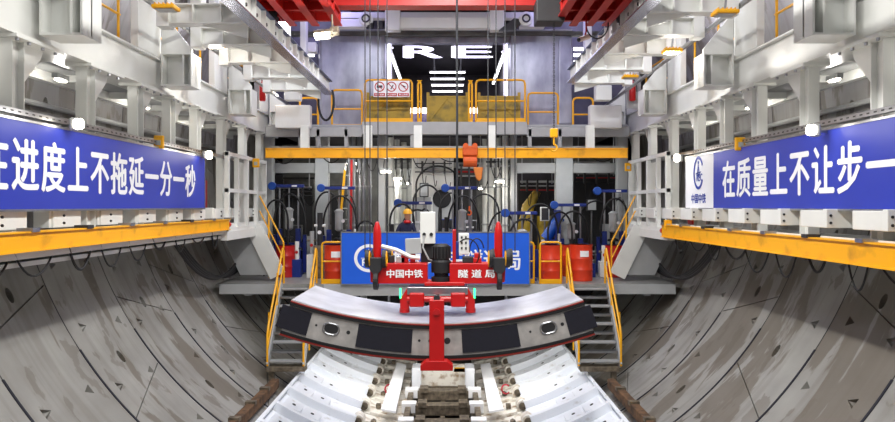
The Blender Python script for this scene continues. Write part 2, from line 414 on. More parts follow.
    # portal columns, corbels and stub arms to the crane rail
    for i, y in enumerate((8.2, 12.05, 16.0, 19.9)):
        t = thing('portal_column', f'broad white portal column above the girder, {ORD[i]} from the camera, {sd}', 'column', (X(5.60), y, 8.335), group=f'portal columns, {sd}')
        m = MB(); m.box(-s*.28, -s*.14, 0, .95, 0, 2.75); m.build('column', WHITE, t, .012)
        # corbel, box with stiffeners open towards the camera
        yc = .85; x0 = -s*.32; x1 = -s*.88
        m = MB(); m.box(x0, x1, yc, yc+.5, -.52, -.49); m.box(x0, x1, yc, yc+.5, .06, .09); m.box(x0, x1, yc+.22, yc+.25, -.49, .06)
        m.box(x1, x1+s*.03, yc, yc+.5, -.49, .06); m.box(x0, x0-s*.03, yc, yc+.5, -.49, .06)
        m.box(x0-s*.40-.015, x0-s*.40+.015, yc+.02, yc+.5, -.49, .06)
        m.build('corbel_box', WHITE, t)
        m = MB(); m.prism([(x0, yc+.02, .09), (x1, yc+.02, .09), (x1, yc+.02, .16), (x0, yc+.02, .85)], (0, .05, 0)); m.build('corbel_gusset', WHITE, t)
    zr = 8.50 if s < 0 else 8.68
    for i, y in enumerate((11.4, 12.9, 14.5, 16.2, 17.9)):
        t = thing('rail_bracket_arm', f'white cantilever arm holding the crane rail, {ORD[i]} from the camera, {sd}', 'arm', (X(3.2), y, zr+.05), group=f'crane rail arms, {sd}')
        m = MB(); m.box(0, s*1.3, 0, .03, .02, .30); m.box(0, s*1.3, -.12, .15, .0, .02); m.box(0, s*1.3, -.12, .15, .30, .32); am = m.build('arm', WHITE, t)
        m = MB(); m.prism([(s*.05, 0, .0), (s*.8, 0, .0), (s*.05, 0, -.22)], (0, .02, 0)); m.build('haunch', WHITE, t)
        for k in range(2): MB().box(s*(.45+.45*k), s*(.47+.45*k), -.12, 0, .02, .30).build('stiffener', WHITE, am)
        MB().box(s*1.3, s*1.5, -.12, .15, -.05, 1.75).build('hanger_post', WHITE, t, .01)
        MB().box(s*1.5, s*2.15, -.05, .05, .9, 1.15).build('tie_beam', WHITE, t, .01)
    tag(MB().box(X(4.5), X(4.7), 11, 19, 10.1, 10.4).build('frame_beam', WHITE, None, .01), f'white longitudinal beam above the rail arms, {sd}', 'beam')
    for i, y in enumerate((9.6, 13.2, 16.8)):  # lamps added to brighten the upper lining with lilac light
        q = thing('added_walkway_lamp', f'added fill lamp high over the upper walkway, {ORD[i]} from the camera, {sd}', 'lamp', (X(6.0), y, 10.2), group=f'added upper walkway fill lamps, {sd}')
        MB().box(-.06, .06, -.5, .5, 0, .4).build('lamp_housing', GREYP, q, .01); MB().box(-.05, .05, -.48, .48, -.03, 0).build('lens', LEDP, q)
        point(X(5.75), y, 10.0, 45, (.86, .84, 1), .15)
    # crane rail
    t = thing('crane_rail', f'steel crane runway rail hung from white arms, {sd}', 'rail', (X(3.1), 6, zr))
    yl = 12.3 if s < 0 else 11.6
    m = MB(); m.box(-.11, .11, 0, yl, 0, .03); m.build('bottom_flange', RAILST, t)
    m = MB(); m.box(-.012, .012, 0, yl, .03, .34); m.build('web', WHITE, t)
    m = MB(); m.box(-.09, .09, 0, yl, .34, .36); m.build('top_flange', mat('dark_blue_steel', (62, 68, 96), .45), t)
    for i in range(18):
        MB().cyl((-s*.013, .5+i*.6, .18), (-s*.035, .5+i*.6, .18), .03, 10).build('bolt', DARK, t)
        MB().box(-s*.012, -s*.09, .2+i*.6, .22+i*.6, .03, .34).build('stiffener', WHITE, t)
    # inclined service pipe with lamps along the columns (upper)
    tag(MB().cyl((X(4.75), 7.5, 8.95), (X(4.75), 21.5, 8.60), .045, 8).build('conduit', STEEL, smooth=True), f'grey conduit pipe running under the crane arms, {sd}', 'pipe')
    # yellow guard rail on the upper walkway
    for j, (ya, yb) in enumerate(((9.3, 12.0), (13.1, 15.95), (17.0, 19.85))):
        t = thing('upper_guard_rail', f'yellow guard rail on the upper walkway, {ORD[j]} bay from the camera, {sd}', 'railing', (X(5.62), ya, 8.33), group=f'upper guard rails, {sd}')
        for zz in (.55, 1.1): MB().cyl((0, 0, zz), (0, yb-ya, zz), .022, 8).build('rail', YEL, t)
        MB().box(-.01, .01, 0, yb-ya, 0, .1).build('kick_plate', YEL, t)
        k = 3
        for q in range(k): MB().cyl((0, .05+(yb-ya-.1)*q/(k-1), 0), (0, .05+(yb-ya-.1)*q/(k-1), 1.1), .024, 8).build('post', YEL, t)
    # lattice frame past the banner
    t = thing('lattice_frame', f'white open frame of posts and rails past the banner end, {sd}', 'frame', (X(5.24), 16.6, 4.95))
    for yy in (0, .75, 1.6, 2.5, 3.4): MB().box(-.05, .05, yy, yy+.1, .05, 1.95).build('post', WHITE, t)
    for zz in (.05, .98, 1.85): MB().box(-.045, .045, 0, 3.5, zz, zz+.09).build('rail', WHITE, t)
    MB().box(-.08, .08, -.2, 3.7, -.16, .05).build('sill_beam', WHITE, t)
    # slanted stair underside plate and its platform
    t = thing('stair_stringer', f'slanted grey stair underside plate dropping to the rear deck, {sd}', 'stairs', (0, 18.9, 3.62))
    a = [(X(6.15), 0, 1.32), (X(5.25), 0, 1.40), (X(4.62), 0, .12), (X(5.6), 0, .12)]
    MB().prism(a, (0, .35, 0)).build('soffit_plate', GREYP, t)
    MB().bar((X(5.22), 0, 1.40), (X(4.58), 0, .10), .42, .12, up=(0, 1, 0)).build('edge_strip', WHITE, t)
    for yy in (0.1,):
        MB().cyl((X(5.1), yy, 2.25), (X(4.45), yy, 1.0), .022, 8).build('handrail', YEL, t)
        MB().cyl((X(5.1), yy, 1.85), (X(4.45), yy, .55), .018, 8).build('handrail', YEL, t)
        MB().cyl((X(4.45), yy, 0), (X(4.45), yy, 1.0), .022, 8).build('rail_post', YEL, t)
        MB().cyl((X(4.85), yy, .6), (X(4.85), yy, 1.78), .022, 8).build('rail_post', YEL, t)
    # fire extinguisher on girder above
    t = thing('fire_extinguisher', f'red fire extinguisher hung on a white upright, {sd}', 'fire extinguisher', (X(5.02), 19.0, 8.45))
    MB().lathe(0, 0, [(.07, 0), (.085, .03), (.085, .42), (.05, .5), (.025, .53), (.025, .56)], 16).build('cylinder', RED, t, smooth=True)
    MB().box(-.04, .04, -.02, .02, .56, .62).build('valve', BLACK, t)
    MB().tube([(.03, 0, .58), (.11, 0, .5), (.12, 0, .25)], .012, 6).build('hose', BLACK, t)
    MB().box(-.12*1, .25*s, .08, .1, -.2, .7).build('mount_plate', GREYP, t)
gallery(-1); gallery(1)

# ------------------------------------------------------------ slogan banners
def side_banner(s):
    X = s*5.33
    if s < 0:
        t = thing('slogan_banner', 'long blue banner with white slogan and no logo panel', 'banner', (X, 6.3, 5.56)); L = 15.3-6.3
    else:
        t = thing('slogan_banner', 'long blue banner with white slogan and white logo panel at its far end', 'banner', (X, 6.3, 5.56)); L = 15.6-6.3
    H = 1.1
    MB().box(-.02, .02, 0, L if s < 0 else L-1.62, 0, H).build('board', BLUE, t)
    m = MB()
    for z in (-.03, H): m.box(-.03, .03, -.03, L+.03, z, z+.03)
    for y in (-.03, L): m.box(-.03, .03, y, y+.03, 0, H)
    m.build('frame', STEEL, t)
    if s < 0:
        ex, ey, ez = (0, 1, 0), (0, 0, 1), (1, 0, 0); x = .021
        c = (8.19+14.43)/2-6.3
        text('lettering', '在进度上不拖延一分一秒', 14.43-8.19+.57, .66, WTXT, t, frame_M((x, c, .56), ex, ey, ez), bold=.03, space=1.13)
    else:
        MB().box(-.02, .02, L-1.62, L, 0, H).build('logo_panel', WTXT, t, label='white panel at the far end of the banner')
        ex, ey, ez = (0, -1, 0), (0, 0, 1), (-1, 0, 0); x = -.021
        c = (8.58+13.2)/2-6.3
        text('lettering', '在质量上不让步一', 13.2-8.58+.58, .68, WTXT, t, frame_M((x, c, .55), ex, ey, ez), bold=.03, space=1.13)
        lc = L-.8
        m = MB(); n = 40; a0 = R(28); a1 = R(332)
        Mx = frame_M((x-.004, lc, .74), ex, ey, ez)
        for i in range(n):
            p = a0+(a1-a0)*i/n; q = a0+(a1-a0)*(i+1)/n
            pts = []
            for (rx, ry, ang) in ((.29, .35, p), (.29, .35, q), (.23, .29, q), (.23, .29, p)):
                pts.append(tuple(Mx @ Vector((rx*math.cos(ang), ry*math.sin(ang), 0))))
            m.prism(pts, (-.004, 0, 0))
        for (u0, v0, u1, v1) in ((0, .18, -.09, -.08), (0, .18, .09, -.08), (0, .22, 0, -.08), (-.13, .0, .13, .0), (-.16, -.02, .16, .02)):
            m.bar(Mx @ Vector((u0, v0, .004)), Mx @ Vector((u1, v1, .004)), .012, .006, up=(1, 0, 0))
        m.prism([tuple(Mx @ Vector((.035*math.cos(k*math.pi/5), .22+.035*math.sin(k*math.pi/5), 0))) for k in range(10)], (-.005, 0, 0))
        m.build('emblem', BTXT, t)
        text('emblem_lettering', 'REC', .34, .15, BTXT, t, frame_M((x, lc-.06, .64), ex, ey, ez), bold=.03)
        text('logo_lettering', '中国中铁', .84, .2, BTXT, t, frame_M((x, lc, .2), ex, ey, ez), bold=.03)
side_banner(-1); side_banner(1)

def post_lamp(px, py, Y, label, power, r=.085):
    power = 9
    p = P(px, py, Y); t = thing('work_lamp', label, 'lamp', p, group='bright work lamps along the galleries')
    s = -1 if p.x < 0 else 1
    MB().cyl((s*.05, .0, 0), (-s*.02, -.01, 0), r, 20).build('lens', LAMPG, t, smooth=True)
    MB().lathe(s*.09, .04, [(r*.6, -.09), (r, -.07), (r, .07), (r*.6, .09)], 14).build('lamp_housing', GREYP, t, smooth=True)
    MB().bar((s*.08, .04, 0), (s*.3, .1, -.02), .03, .03).build('lamp_bracket', STEEL, t)
    point(p.x-s*.45, p.y-.2, p.z+.05, power, (1, .96, .88), .1)
post_lamp(80, 124, 9.7, 'bright round lamp over the banner between the two columns, all-blue banner side', 50, .075)
post_lamp(210, 155, 15.0, 'bright round lamp just past the end of the all-blue banner', 40)
post_lamp(810, 130, 9.7, 'bright round lamp over the middle of the logo banner', 50, .075)
post_lamp(676, 158, 15.8, 'bright round lamp beside the white logo panel', 40)

def yellow_fixture(px, py, Y, label, lit, sz=.28):
    p = P(px, py, Y); t = thing('flood_light', label, 'lamp', p, group='yellow-framed flood lights')
    m = MB(); m.box(-sz/2, sz/2, -.14, .14, -.03, .03); m.build('lamp_frame', YEL, t, .015)
    m = MB(); m.box(-sz*.38, sz*.38, -.10, .10, -.045, -.031); m.build('lens', LAMPG if lit else GREYP, t)
    m = MB()
    for i in range(5): m.box(-sz*.4+i*sz*.18, -sz*.4+i*sz*.18+.015, -.11, .11, .031, .06)
    m.build('cooling_fins', YEL, t)
    s = -1 if p.x < 0 else 1
    m = MB(); m.bar((0, 0, .05), (s*.02, .0, .28), .03, .03); m.build('lamp_bracket', STEEL, t)
    if lit: point(p.x, p.y, p.z-.2, 18, (1, .95, .85), .1)
yellow_fixture(166, 8, 11.0, 'unlit yellow-framed flood light at the top of the all-blue banner side', False, .36)
yellow_fixture(215, 45, 13.5, 'lit yellow-framed flood light beside the white column, all-blue banner side', True, .34)
yellow_fixture(252, 69, 17.0, 'unlit yellow flood light beyond the lit one, all-blue banner side', False, .36)
yellow_fixture(725, 13, 11.0, 'unlit yellow-framed flood light at the top of the logo banner side', False, .36)
yellow_fixture(672, 51, 13.5, 'lit yellow-framed flood light beside the white column, logo banner side', True, .34)
yellow_fixture(630, 77, 17.0, 'unlit yellow flood light beyond the lit one, logo banner side', False, .36)
yellow_fixture(277, 88, 19.5, 'small lit flood light farthest along the all-blue banner side', True, .3)
def sensor(px, py, Y, label):
    p = P(px, py, Y); t = thing('junction_box', label, 'junction box', p, group='yellow junction boxes')
    MB().box(-.09, .09, -.04, .04, -.12, .12).build('box_body', YEL, t, .02)
    MB().box(-.045, .045, -.046, -.04, -.06, .03).build('box_cover', GREYP, t)
sensor(159, 142, 12.9, 'yellow junction box above the all-blue banner')
sensor(256, 163, 18.6, 'yellow junction box on the frame past the all-blue banner')
sensor(740, 144, 12.7, 'yellow junction box above the logo banner')
sensor(628, 167, 20, 'yellow junction box on the frame past the logo banner')
sensor(668, 225, 16.4, 'yellow box by the end of the monorail beam, logo banner side')
# red column things behind posts
for s, px in ((-1, 206), (1, 684)):
    p = P(px, 185, 17.2)
    t = thing('red_cabinet', f'narrow red cabinet behind the gallery posts, {SIDE[s]}', 'cabinet', (s*6.2, 17.4, 5.14))
    MB().box(-.18, .18, -.15, .15, 0, 1.1).build('cabinet_body', DRUMD, t, .01); MB().box(-.14, .14, -.16, -.15, .15, .6).build('door', RED, t)

# ------------------------------------------------------------ overhead crane
t = thing('overhead_crane', 'red travelling crane at the top edge with lattice of bottom ribs', 'crane', (0, 11.9, 9.0))
MB().box(-3.4, 3.4, .72, 1.05, .22, .26).build('bottom_flange', REDC, t)
MB().box(-3.4, 3.4, .80, .97, .26, .9).build('main_girder', REDC, t, .01)
for s in (-1, 1):
    x0, x1 = sorted((s*1.95, s*(3.3 if s < 0 else 2.95)))
    MB().box(x0, x1, -1.3, .95, .12, .14).build('platform_plate', REDC, t)
    for yy in (-1.25, -.55, .15, .85): MB().box(x0, x1, yy, yy+.08, -.02, .12).build('cross_rib', REDC, t)
    for k in range(4):
        xx = x0+.05+k*(x1-x0-.1)/3
        m = MB(); m.box(xx-.012, xx+.012, -1.3, .95, -.08, .12); m.box(xx-.07, xx+.07, -1.3, .95, -.10, -.08); m.build('long_rib', REDC, t)
    for yy in (-.8, .6):
        m = MB(); m.cyl((s*3.04, yy, -.0), (s*3.16, yy, -.0), .125, 20); m.build('wheel', DARK, t)
        m = MB(); m.box(s*2.98, s*3.0, yy-.15, yy+.15, -.05, .12); m.build('wheel_bracket', RED, t)
for s, x in ((-1, -2.55), (1, 2.2)):
    pass
tag(MB().box(1.55, 2.05, 12.2, 12.6, 8.82, 9.22).build('motor_box', DARK, None, .02), 'black motor box under the red crane near the hanging chain', 'motor')
# lamp hanging off the crane
p = P(327, 34, 11.6)
t = thing('crane_lamp', 'lit flood light hanging under the red crane', 'lamp', p); t.rotation_euler = (R(-22), R(-6), 0); t.scale = (.72, .72, .72)
MB().box(-.30, .16, -.12, .12, -.02, .06).build('lamp_housing', GRIME, t, .02)
MB().box(-.29, .05, -.11, .11, -.06, -.02).build('lens', LAMPG, t, .015)
MB().box(.08, .28, -.08, .08, -.02, .14).build('ballast', GRIME, t, .02)
MB().cyl((.13, 0, .1), (.13, 0, .52), .025, 8).build('hanger', GRIME, t)
point(p.x, p.y-.1, p.z-.25, 25, (.98, 1, .95))
# CCTV camera
p = P(585, 38, 12.6)
t = thing('cctv_camera', 'small pale surveillance camera hanging under the red crane', 'camera', p)
MB().cyl((-.12, -.08, -.05), (.08, .05, .04), .045, 12).build('camera_body', mat('beige', (214, 190, 176), .4), t, smooth=True)
MB().cyl((-.135, -.09, -.057), (-.12, -.08, -.05), .036, 12).build('lens', BLACK, t)
MB().tube([(0, 0, .04), (.02, 0, .12), (.02, 0, .40)], .015, 6).build('camera_bracket', RED, t)
MB().tube(arcpts((.22, 0, .25), (1, 0, 0), (0, 0, 1), .2, .26, R(180), R(380), 14), .013, 6).build('cable', BLACK, t)
for i, (px, Y) in enumerate(((363, 12.1), (370, 12.3), (378, 12.1), (387, 12.3), (488, 12.1), (496, 12.3), (505, 12.1), (515, 12.3))):
    a = P(px+(0 if i else 2), 0, Y); zt = 9.25
    side = 'grey-box end' if i < 4 else 'controller end'
    tag(MB().cyl((a.x, Y, zt), (a.x, Y, 4.8), .0095, 6).build('wire_rope', ROPE), f'thin hoist rope over the {side} of the gripper, {ORD[i % 4]} of four', 'rope', 'hoist ropes of the segment gripper')
tag(MB().tube([(.16, 12.0, 9.3), (.165, 12, 7), (.16, 12, 4.95)], .02, 8).build('power_cable', ROPE, smooth=True), 'thicker grey power cable hanging in the middle', 'cable')
# chain hook
t = thing('chain_hook', 'yellow hook block on a long dark chain beside the galvanised duct', 'hook', (1.87, 12.3, 6.6))
m = MB()
for i in range(56):
    z = .36+i*.04; rz = (i % 2)
    m.tube(arcpts((0, 0, z), (1, 0, 0) if rz else (0, 1, 0), (0, 0, 1), .014, .028, 0, 2*math.pi, 8), .005, 4, False)
m.build('chain', DARK, t)
MB().box(-.07, .07, -.04, .04, .2, .36).build('hook_block', YEL, t, .02)
MB().tube([(0, 0, .2), (0, 0, .1)]+arcpts((0, 0, .02), (1, 0, 0), (0, 0, 1), .055, .06, R(90), R(-150), 14), .016, 8).build('hook', YEL, t)
# red rods under crane
for i, (px, py0, py1) in enumerate(((553, 25, 55), (558, 20, 40), (690, 8, 20))):
    pass

# ------------------------------------------------------------ carried lining segment
SX, SY, SZ = -.16, 10.95, 3.76+TR
RI, RO = 7.15, 7.735; HA = R(18.6)
t = thing('lining_segment', 'curved concrete lining segment hanging from the red gripper', 'concrete segment', (SX, SY, 3.76))
cz = TR
MB().arc(0, cz, RI, RO, 0, 1.98, -HA, HA, 40).build('concrete_body', CONC, t)
MB().arc(0, cz, RI-.006, RI, .02, 1.96, -HA+.002, HA-.002, 40).build('inner_face', CONCT, t, label='smooth pale wet inner face')
for (r0, r1, nm, mm) in ((RI+.035, RI+.080, 'black_gasket', BLACK), (RO-.085, RO-.045, 'black_gasket', BLACK), (RI+.012, RI+.028, 'red_seal_strip', SEAL), (RO-.038, RO-.012, 'red_seal_strip', SEAL)):
    MB().arc(0, cz, r0, r1, -.035, 0, -HA, HA, 40).build(nm, mm, t)
for px0, px1 in ((279, 309), (357, 412), (462, 519), (567, 594)):
    a0 = math.asin(((px0-447.5)*SY/F-SX)/7.45); a1 = math.asin(((px1-447.5)*SY/F-SX)/7.45)
    MB().arc(0, cz, RI+.105, RO-.12, -.02, 0, a0, a1, 10).build('black_pad', PAD, t)
for px, w_, h_ in ((331, .11, .065), (548, .11, .065), (447, .05, .05), (419, .02, .02), (316, .018, .018), (348, .03, .03), (562, .028, .028), (530, .018, .018), (430, .03, .03)):
    x = (px-437)*SY/F; a = math.asin(x/7.42); c = Vector((7.42*math.sin(a), -.004, cz-7.42*math.cos(a)))
    ex = Vector((math.cos(a), 0, math.sin(a))); ey = Vector((-math.sin(a), 0, math.cos(a)))
    pts = [tuple(c+ex*(math.copysign(max(w_-h_, 0), math.cos(q))+h_*math.cos(q))+ey*h_*math.sin(q)) for q in [2*math.pi*(k+.5)/20 for k in range(20)]]
    MB().prism(pts, (0, .006, 0)).build('bolt_socket', DARK, t)
    if w_ > .1:
        m = MB(); pts = [Vector(c)+ex*(math.copysign(w_-h_+.0, math.cos(q))+(h_+.02)*math.cos(q))+ey*(h_+.02)*math.sin(q)+Vector((0, -.004, 0)) for q in [2*math.pi*(k+.5)/20 for k in range(21)]]
        m.tube(pts, .012, 6, False); m.build('socket_rim', STEEL, t)

# ------------------------------------------------------------ segment gripper
GX, GY = -.165, 11.9
t = thing('segment_gripper', 'red segment lifting gripper with white company lettering', 'gripper', (GX, GY, 4.3))
def gb(x0, x1, y0, y1, z0, z1, nm, m, bv=.01, label=None): return MB().box(x0, x1, y0, y1, z0, z1).build(nm, m, t, bv, label=label)
gb(-1.08, -.17, -.2, .2, .0, .34, 'cross_beam', RED)
gb(.2, 1.05, -.2, .2, .0, .34, 'cross_beam', RED)
gb(-.22, .45, -.26, .26, -.03, .03, 'base_plate', RED)
ex, ey, ez = (1, 0, 0), (0, 0, 1), (0, -1, 0)
text('lettering', '中国中铁', .60, .135, WTXT, t, frame_M((-.55, -.201, .17), ex, ey, ez), bold=.03)
text('lettering', '隧 道 局', .60, .135, WTXT, t, frame_M((.65, -.201, .17), ex, ey, ez), bold=.03)
gb(-.5, .5, -.35, .35, -.16, -.04, 'steel_frame', STEEL)
for s in (-1, 1):
    gb(s*.22, s*.46, -.42, -.1, -.36, -.13, 'clamp_block', RED, .02)
    m = MB(); m.prism([(s*.34, -.32, -.05), (s*.50, -.32, -.06), (s*.62, -.32, -.24), (s*.62, -.32, -.42), (s*.48, -.32, -.42), (s*.44, -.32, -.2)], (0, .16, 0)); m.build('gripper_arm', RED, t, .01)
    m = MB(); m.cyl((s*.55, -.24, -.47), (s*.55, -.24, -.40), .085, 14); m.build('foot', RED, t)
    gb(s*.60, s*.625, -.36, -.33, -.22, -.06, 'signal_light', LEDG, 0, label='green light bar')
    m = MB(); m.cyl((0, -.34, -.24), (s*.5, -.34, -.24), .05, 14); m.build('hydraulic_cylinder', RED, t, smooth=True)
    m = MB(); m.tube(arcpts((s*.12, -.25, -.22), (1, 0, 0), (0, 0, 1), .14, .16, 0, R(200), 10), .014, 6); m.tube(arcpts((s*.2, -.2, -.26), (1, 0, 0), (0, 0, 1), .1, .10, R(160), R(360), 10), .014, 6); m.build('hose', BLACK, t)
    # sheave block at the beam end
    cx = s*1.03
    m = MB(); m.lathe(cx-s*.0, .0, [(.07, .02), (.07, .82), (.06, .92), (.03, 1.02), (.0, 1.04)], 16); m.build('guide_cone', RED, t, smooth=True)
    for dx, dy in ((-.14, -.16), (.14, -.16), (-.07, .16), (.21, .16)):
        m = MB(); m.cyl((cx+dx-.034, dy-.06, .42), (cx+dx+.034, dy-.06, .42), .15, 22); m.build('sheave', BLACK, t, .01)
        m = MB(); m.tube(arcpts((cx+dx-s*.03, dy-.06, .42), (0, 1, 0), (0, 0, 1), .115, .115, 0, 2*math.pi, 22), .02, 6, False); m.build('sheave_rim', YEL, t, smooth=True, label='yellow sheave rim')
    m = MB(); m.prism([(cx-.13, -.28, .44), (cx+.13, -.28, .44), (cx+.1, -.28, .24), (cx+.03, -.28, .16), (cx-.03, -.28, .16), (cx-.1, -.28, .24)], (0, .14, 0)); m.build('hook_bracket', DARK, t, .012)
    m = MB(); m.cyl((cx-.04, -.22, .05), (cx+.04, -.22, .05), .15, 20); m.build('swivel_wheel', BLACK, t, .012)
    m = MB(); m.prism([(cx+s*.12, -.12, .38), (cx+s*.02, -.12, .4), (cx-s*.02, -.12, -.02), (cx+s*.1, -.12, .02)], (0, .24, 0)); m.build('end_cheek', RED, t, .01)
m = MB(); m.lathe(.0+.06, -.05, [(.17, .03), (.17, .1), (.12, .12), (.12, .16), (.17, .18), (.17, .36), (.13, .4), (.15, .44), (.15, .62), (.1, .66)], 18); m.build('motor', BLACK, t, smooth=True)
m = MB()
for k in range(16): a = k*math.pi/8; m.box(.06+.16*math.cos(a)-.006, .06+.16*math.cos(a)+.006, -.05+.16*math.sin(a)-.006, -.05+.16*math.sin(a)+.006, .42, .62)
m.build('motor_fins', DARK, t)
# electrical boxes
gb(-.30, -.04, -.05, .2, .66, 1.2, 'control_box', WHITE, .012)
m = MB(); m.cyl((-.23, -.07, .82), (-.23, -.05, .82), .03, 12); m.cyl((-.11, -.07, .82), (-.11, -.05, .82), .03, 12); m.build('box_socket', BLACK, t)
MB().tube([(-.23, -.07, .8), (-.25, -.1, .6), (-.15, -.1, .4), (-.05, 0, .35)], .016, 6).build('cable', GREYP, t)
MB().box(-.29, -.05, .05, .1, .34, .66).build('box_stand', DARK, t)
m = MB(); m.M = Matrix.Translation((-.42, -.05, .62)) @ Matrix.Rotation(R(-3), 4, 'Y'); m.box(-.13, .14, 0, .12, -.13, .13); m.build('sensor_box', GREYP, t, .01)
MB().box(-.47, -.38, 0, .05, .3, .5).build('sensor_post', DRUMD, t)
gb(.35, .53, -.1, .08, .48, .84, 'controller', WHITE, .015)
m = MB()
for i in range(3):
    for j in range(2): m.box(.39+j*.07, .42+j*.07, -.112, -.1, .57+i*.09, .61+i*.09)
m.build('controller_buttons', DARK, t)
for i, (x0, x1, z0, z1, mm) in enumerate(((.60, .74, .34, .42, RED), (.62, .72, .42, .5, RED), (.25, .31, .34, .9, DRUMD), (-.7, -.55, .34, .44, GREYP), (.42, .6, .34, .44, DARK), (.3, .36, .4, .7, NAVY), (-.82, -.74, .34, .46, DARK), (-.62, -.5, .34, .5, DRUMD))):
    gb(x0, x1, -.1, .12, z0, z1, 'valve_block', mm, .01)
MB().tube([(-.95, -.05, .62), (-.7, -.1, .56), (-.45, -.1, .44), (-.3, -.08, .42)], .035, 8).build('hydraulic_line', WHITE, t, smooth=True)
MB().tube(arcpts((.66, -.05, .55), (1, 0, 0), (0, 0, 1), .12, .2, R(10), R(190), 12), .012, 6).build('hose', BLACK, t)
MB().tube(arcpts((.5, -.1, .5), (1, 0, 0), (0, 0, 1), .2, .25, R(-40), R(130), 12), .012, 6).build('hose', BLACK, t)
# T-shaped locking bar in front of the segment face
zt = -.34; y = -1.12
MB().box(-.115, .115, y-.06, y+.06, -1.12, -.14).build('lock_bar', RED, t, .012)
MB().prism([(-.25, y-.09, -1.22), (.25, y-.09, -1.22), (.25, y-.09, -1.14), (.16, y-.09, -1.07), (-.16, y-.09, -1.07), (-.25, y-.09, -1.14)], (0, .2, 0)).build('lock_foot', RED, t, .01)
MB().box(-.07, .07, y+.05, -.2, -.34, -.2).build('lock_arm', RED, t, .01)
MB().cyl((0, y-.1, -.32), (0, y-.05, -.32), .05, 14).build('pin', DRUMD, t)
MB().cyl((0, y-.05, -.12), (0, y+.06, -.12), .05, 12).build('eye_bolt', DARK, t)

# ------------------------------------------------------------ segment feeder on the invert
ROWS = [12.0+1.22*k for k in range(10)]
def zl(x, off): return TZ-math.sqrt((TR-off)**2-x*x)
for i, y in enumerate(ROWS):
    t = thing('feeder_cradle', f'white arched feeder cradle across the invert, {ORD[i]} row from the camera', 'feeder cradle', (-.1, y, 0), group='feeder cradle rows')
    for s in (-1, 1):
        m = MB(); m.arc(0, TZ, TR-.42, TR-.07, 0.12, 1.21, s*R(31.5), s*R(17.0), 10); m.build('wing_panel', WHITE2, t, .02)
        m = MB(); m.arc(0, TZ, TR-.60, TR-.40, -.02, .11, s*R(31.5), s*R(17.2), 10); m.build('wing_rib', WHITE2, t, .012)
        m = MB(); m.arc(0, TZ, TR-.56, TR-.07, .0, 1.21, s*R(31.5), s*R(32.1), 2); m.build('end_plate', WHITE2, t, .01)
        for a in (28.8, 25, 21):
            r_ = TR-.425; c = Vector((s*r_*math.sin(R(a)), .62, TZ-r_*math.cos(R(a)))); n = Vector((-s*math.sin(R(a)), 0, math.cos(R(a))))
            tt = Vector((s*math.cos(R(a)), 0, math.sin(R(a))))
            if a != 21:
                MB().prism([tuple(c+tt*.2+Vector((0, -.3, 0))), tuple(c+tt*.2+Vector((0, .3, 0))), tuple(c-tt*.2+Vector((0, .2, 0))), tuple(c-tt*.2+Vector((0, -.2, 0)))], tuple(n*.08)).build('raised_pad', WHITE2, t, .01)
                MB().cyl(c+n*.081, c+n*.088, .042, 12).build('bolt_hole', DARK, t)
        m = MB(); m.arc(0, TZ, TR-.34, TR-.07, .06, 1.20, s*R(16.4), s*R(7.6), 6); m.build('inner_panel', WDIRTY, t, .015)
        m = MB(); m.arc(0, TZ, TR-.41, TR-.32, .0, .10, s*R(15.2), s*R(8.3), 6); m.build('inner_rib', WDIRTY, t, .01)
        a = R(16.7); r_ = TR-.45; cx, cz_ = s*r_*math.sin(a), TZ-r_*math.cos(a)
        m = MB(); m.cyl((cx, .16, cz_), (cx, .5, cz_), .14, 18); m.build('hinge_knuckle', WDIRTY, t, .01)
        m = MB(); m.cyl((cx, .10, cz_), (cx, .16, cz_), .09, 14); m.build('hinge_pin', GRIME, t)
        m = MB(); m.M = Matrix.Translation((s*1.62, .6, zl(1.62, .36))); m.box(-.06, .06, -.07, .07, 0, .07 if i % 2 else .11); m.cyl((-.0, -.10, .05), (0, .10, .05), .035, 10); m.build('roller', GRIME, t, .01)
for s in (-1, 1):
    t = thing('edge_timber', f'brown weathered timber edge beam beside the feeder cradles, {SIDE[s]}', 'beam', (s*3.93-.1, 11.8, 1.36))
    m = MB(); m.box(-.09, .09, 0, 4.6, -.02, .2); m.build('beam', RUST, t, .02)
    for k in range(4): MB().box(-.11, .1, .3+k*1.1, .44+k*1.1, .16, .24).build('cleat', GRIME, t)
    # long white slide strips
    tag(MB().prism([(s*1.08-.12, 16.2, .80), (s*1.42-.12, 16.2, .86), (s*1.38-.12, 20.8, .90), (s*1.1-.12, 20.8, .84)], (0, 0, .05)).build('slide_strip', WTXT, None, .008), f'long plain white strip lying on the feeder, {SIDE[s]}', 'strip')
    t = thing('feeder_side_channel', f'grimy steel channel along the feeder track, {SIDE[s]}', 'channel', (s*.86-.12, 11.5, .28))
    m = MB(); m.box(-.07, .07, 0, 10, 0, .34); m.build('channel', GRIME, t, .01)
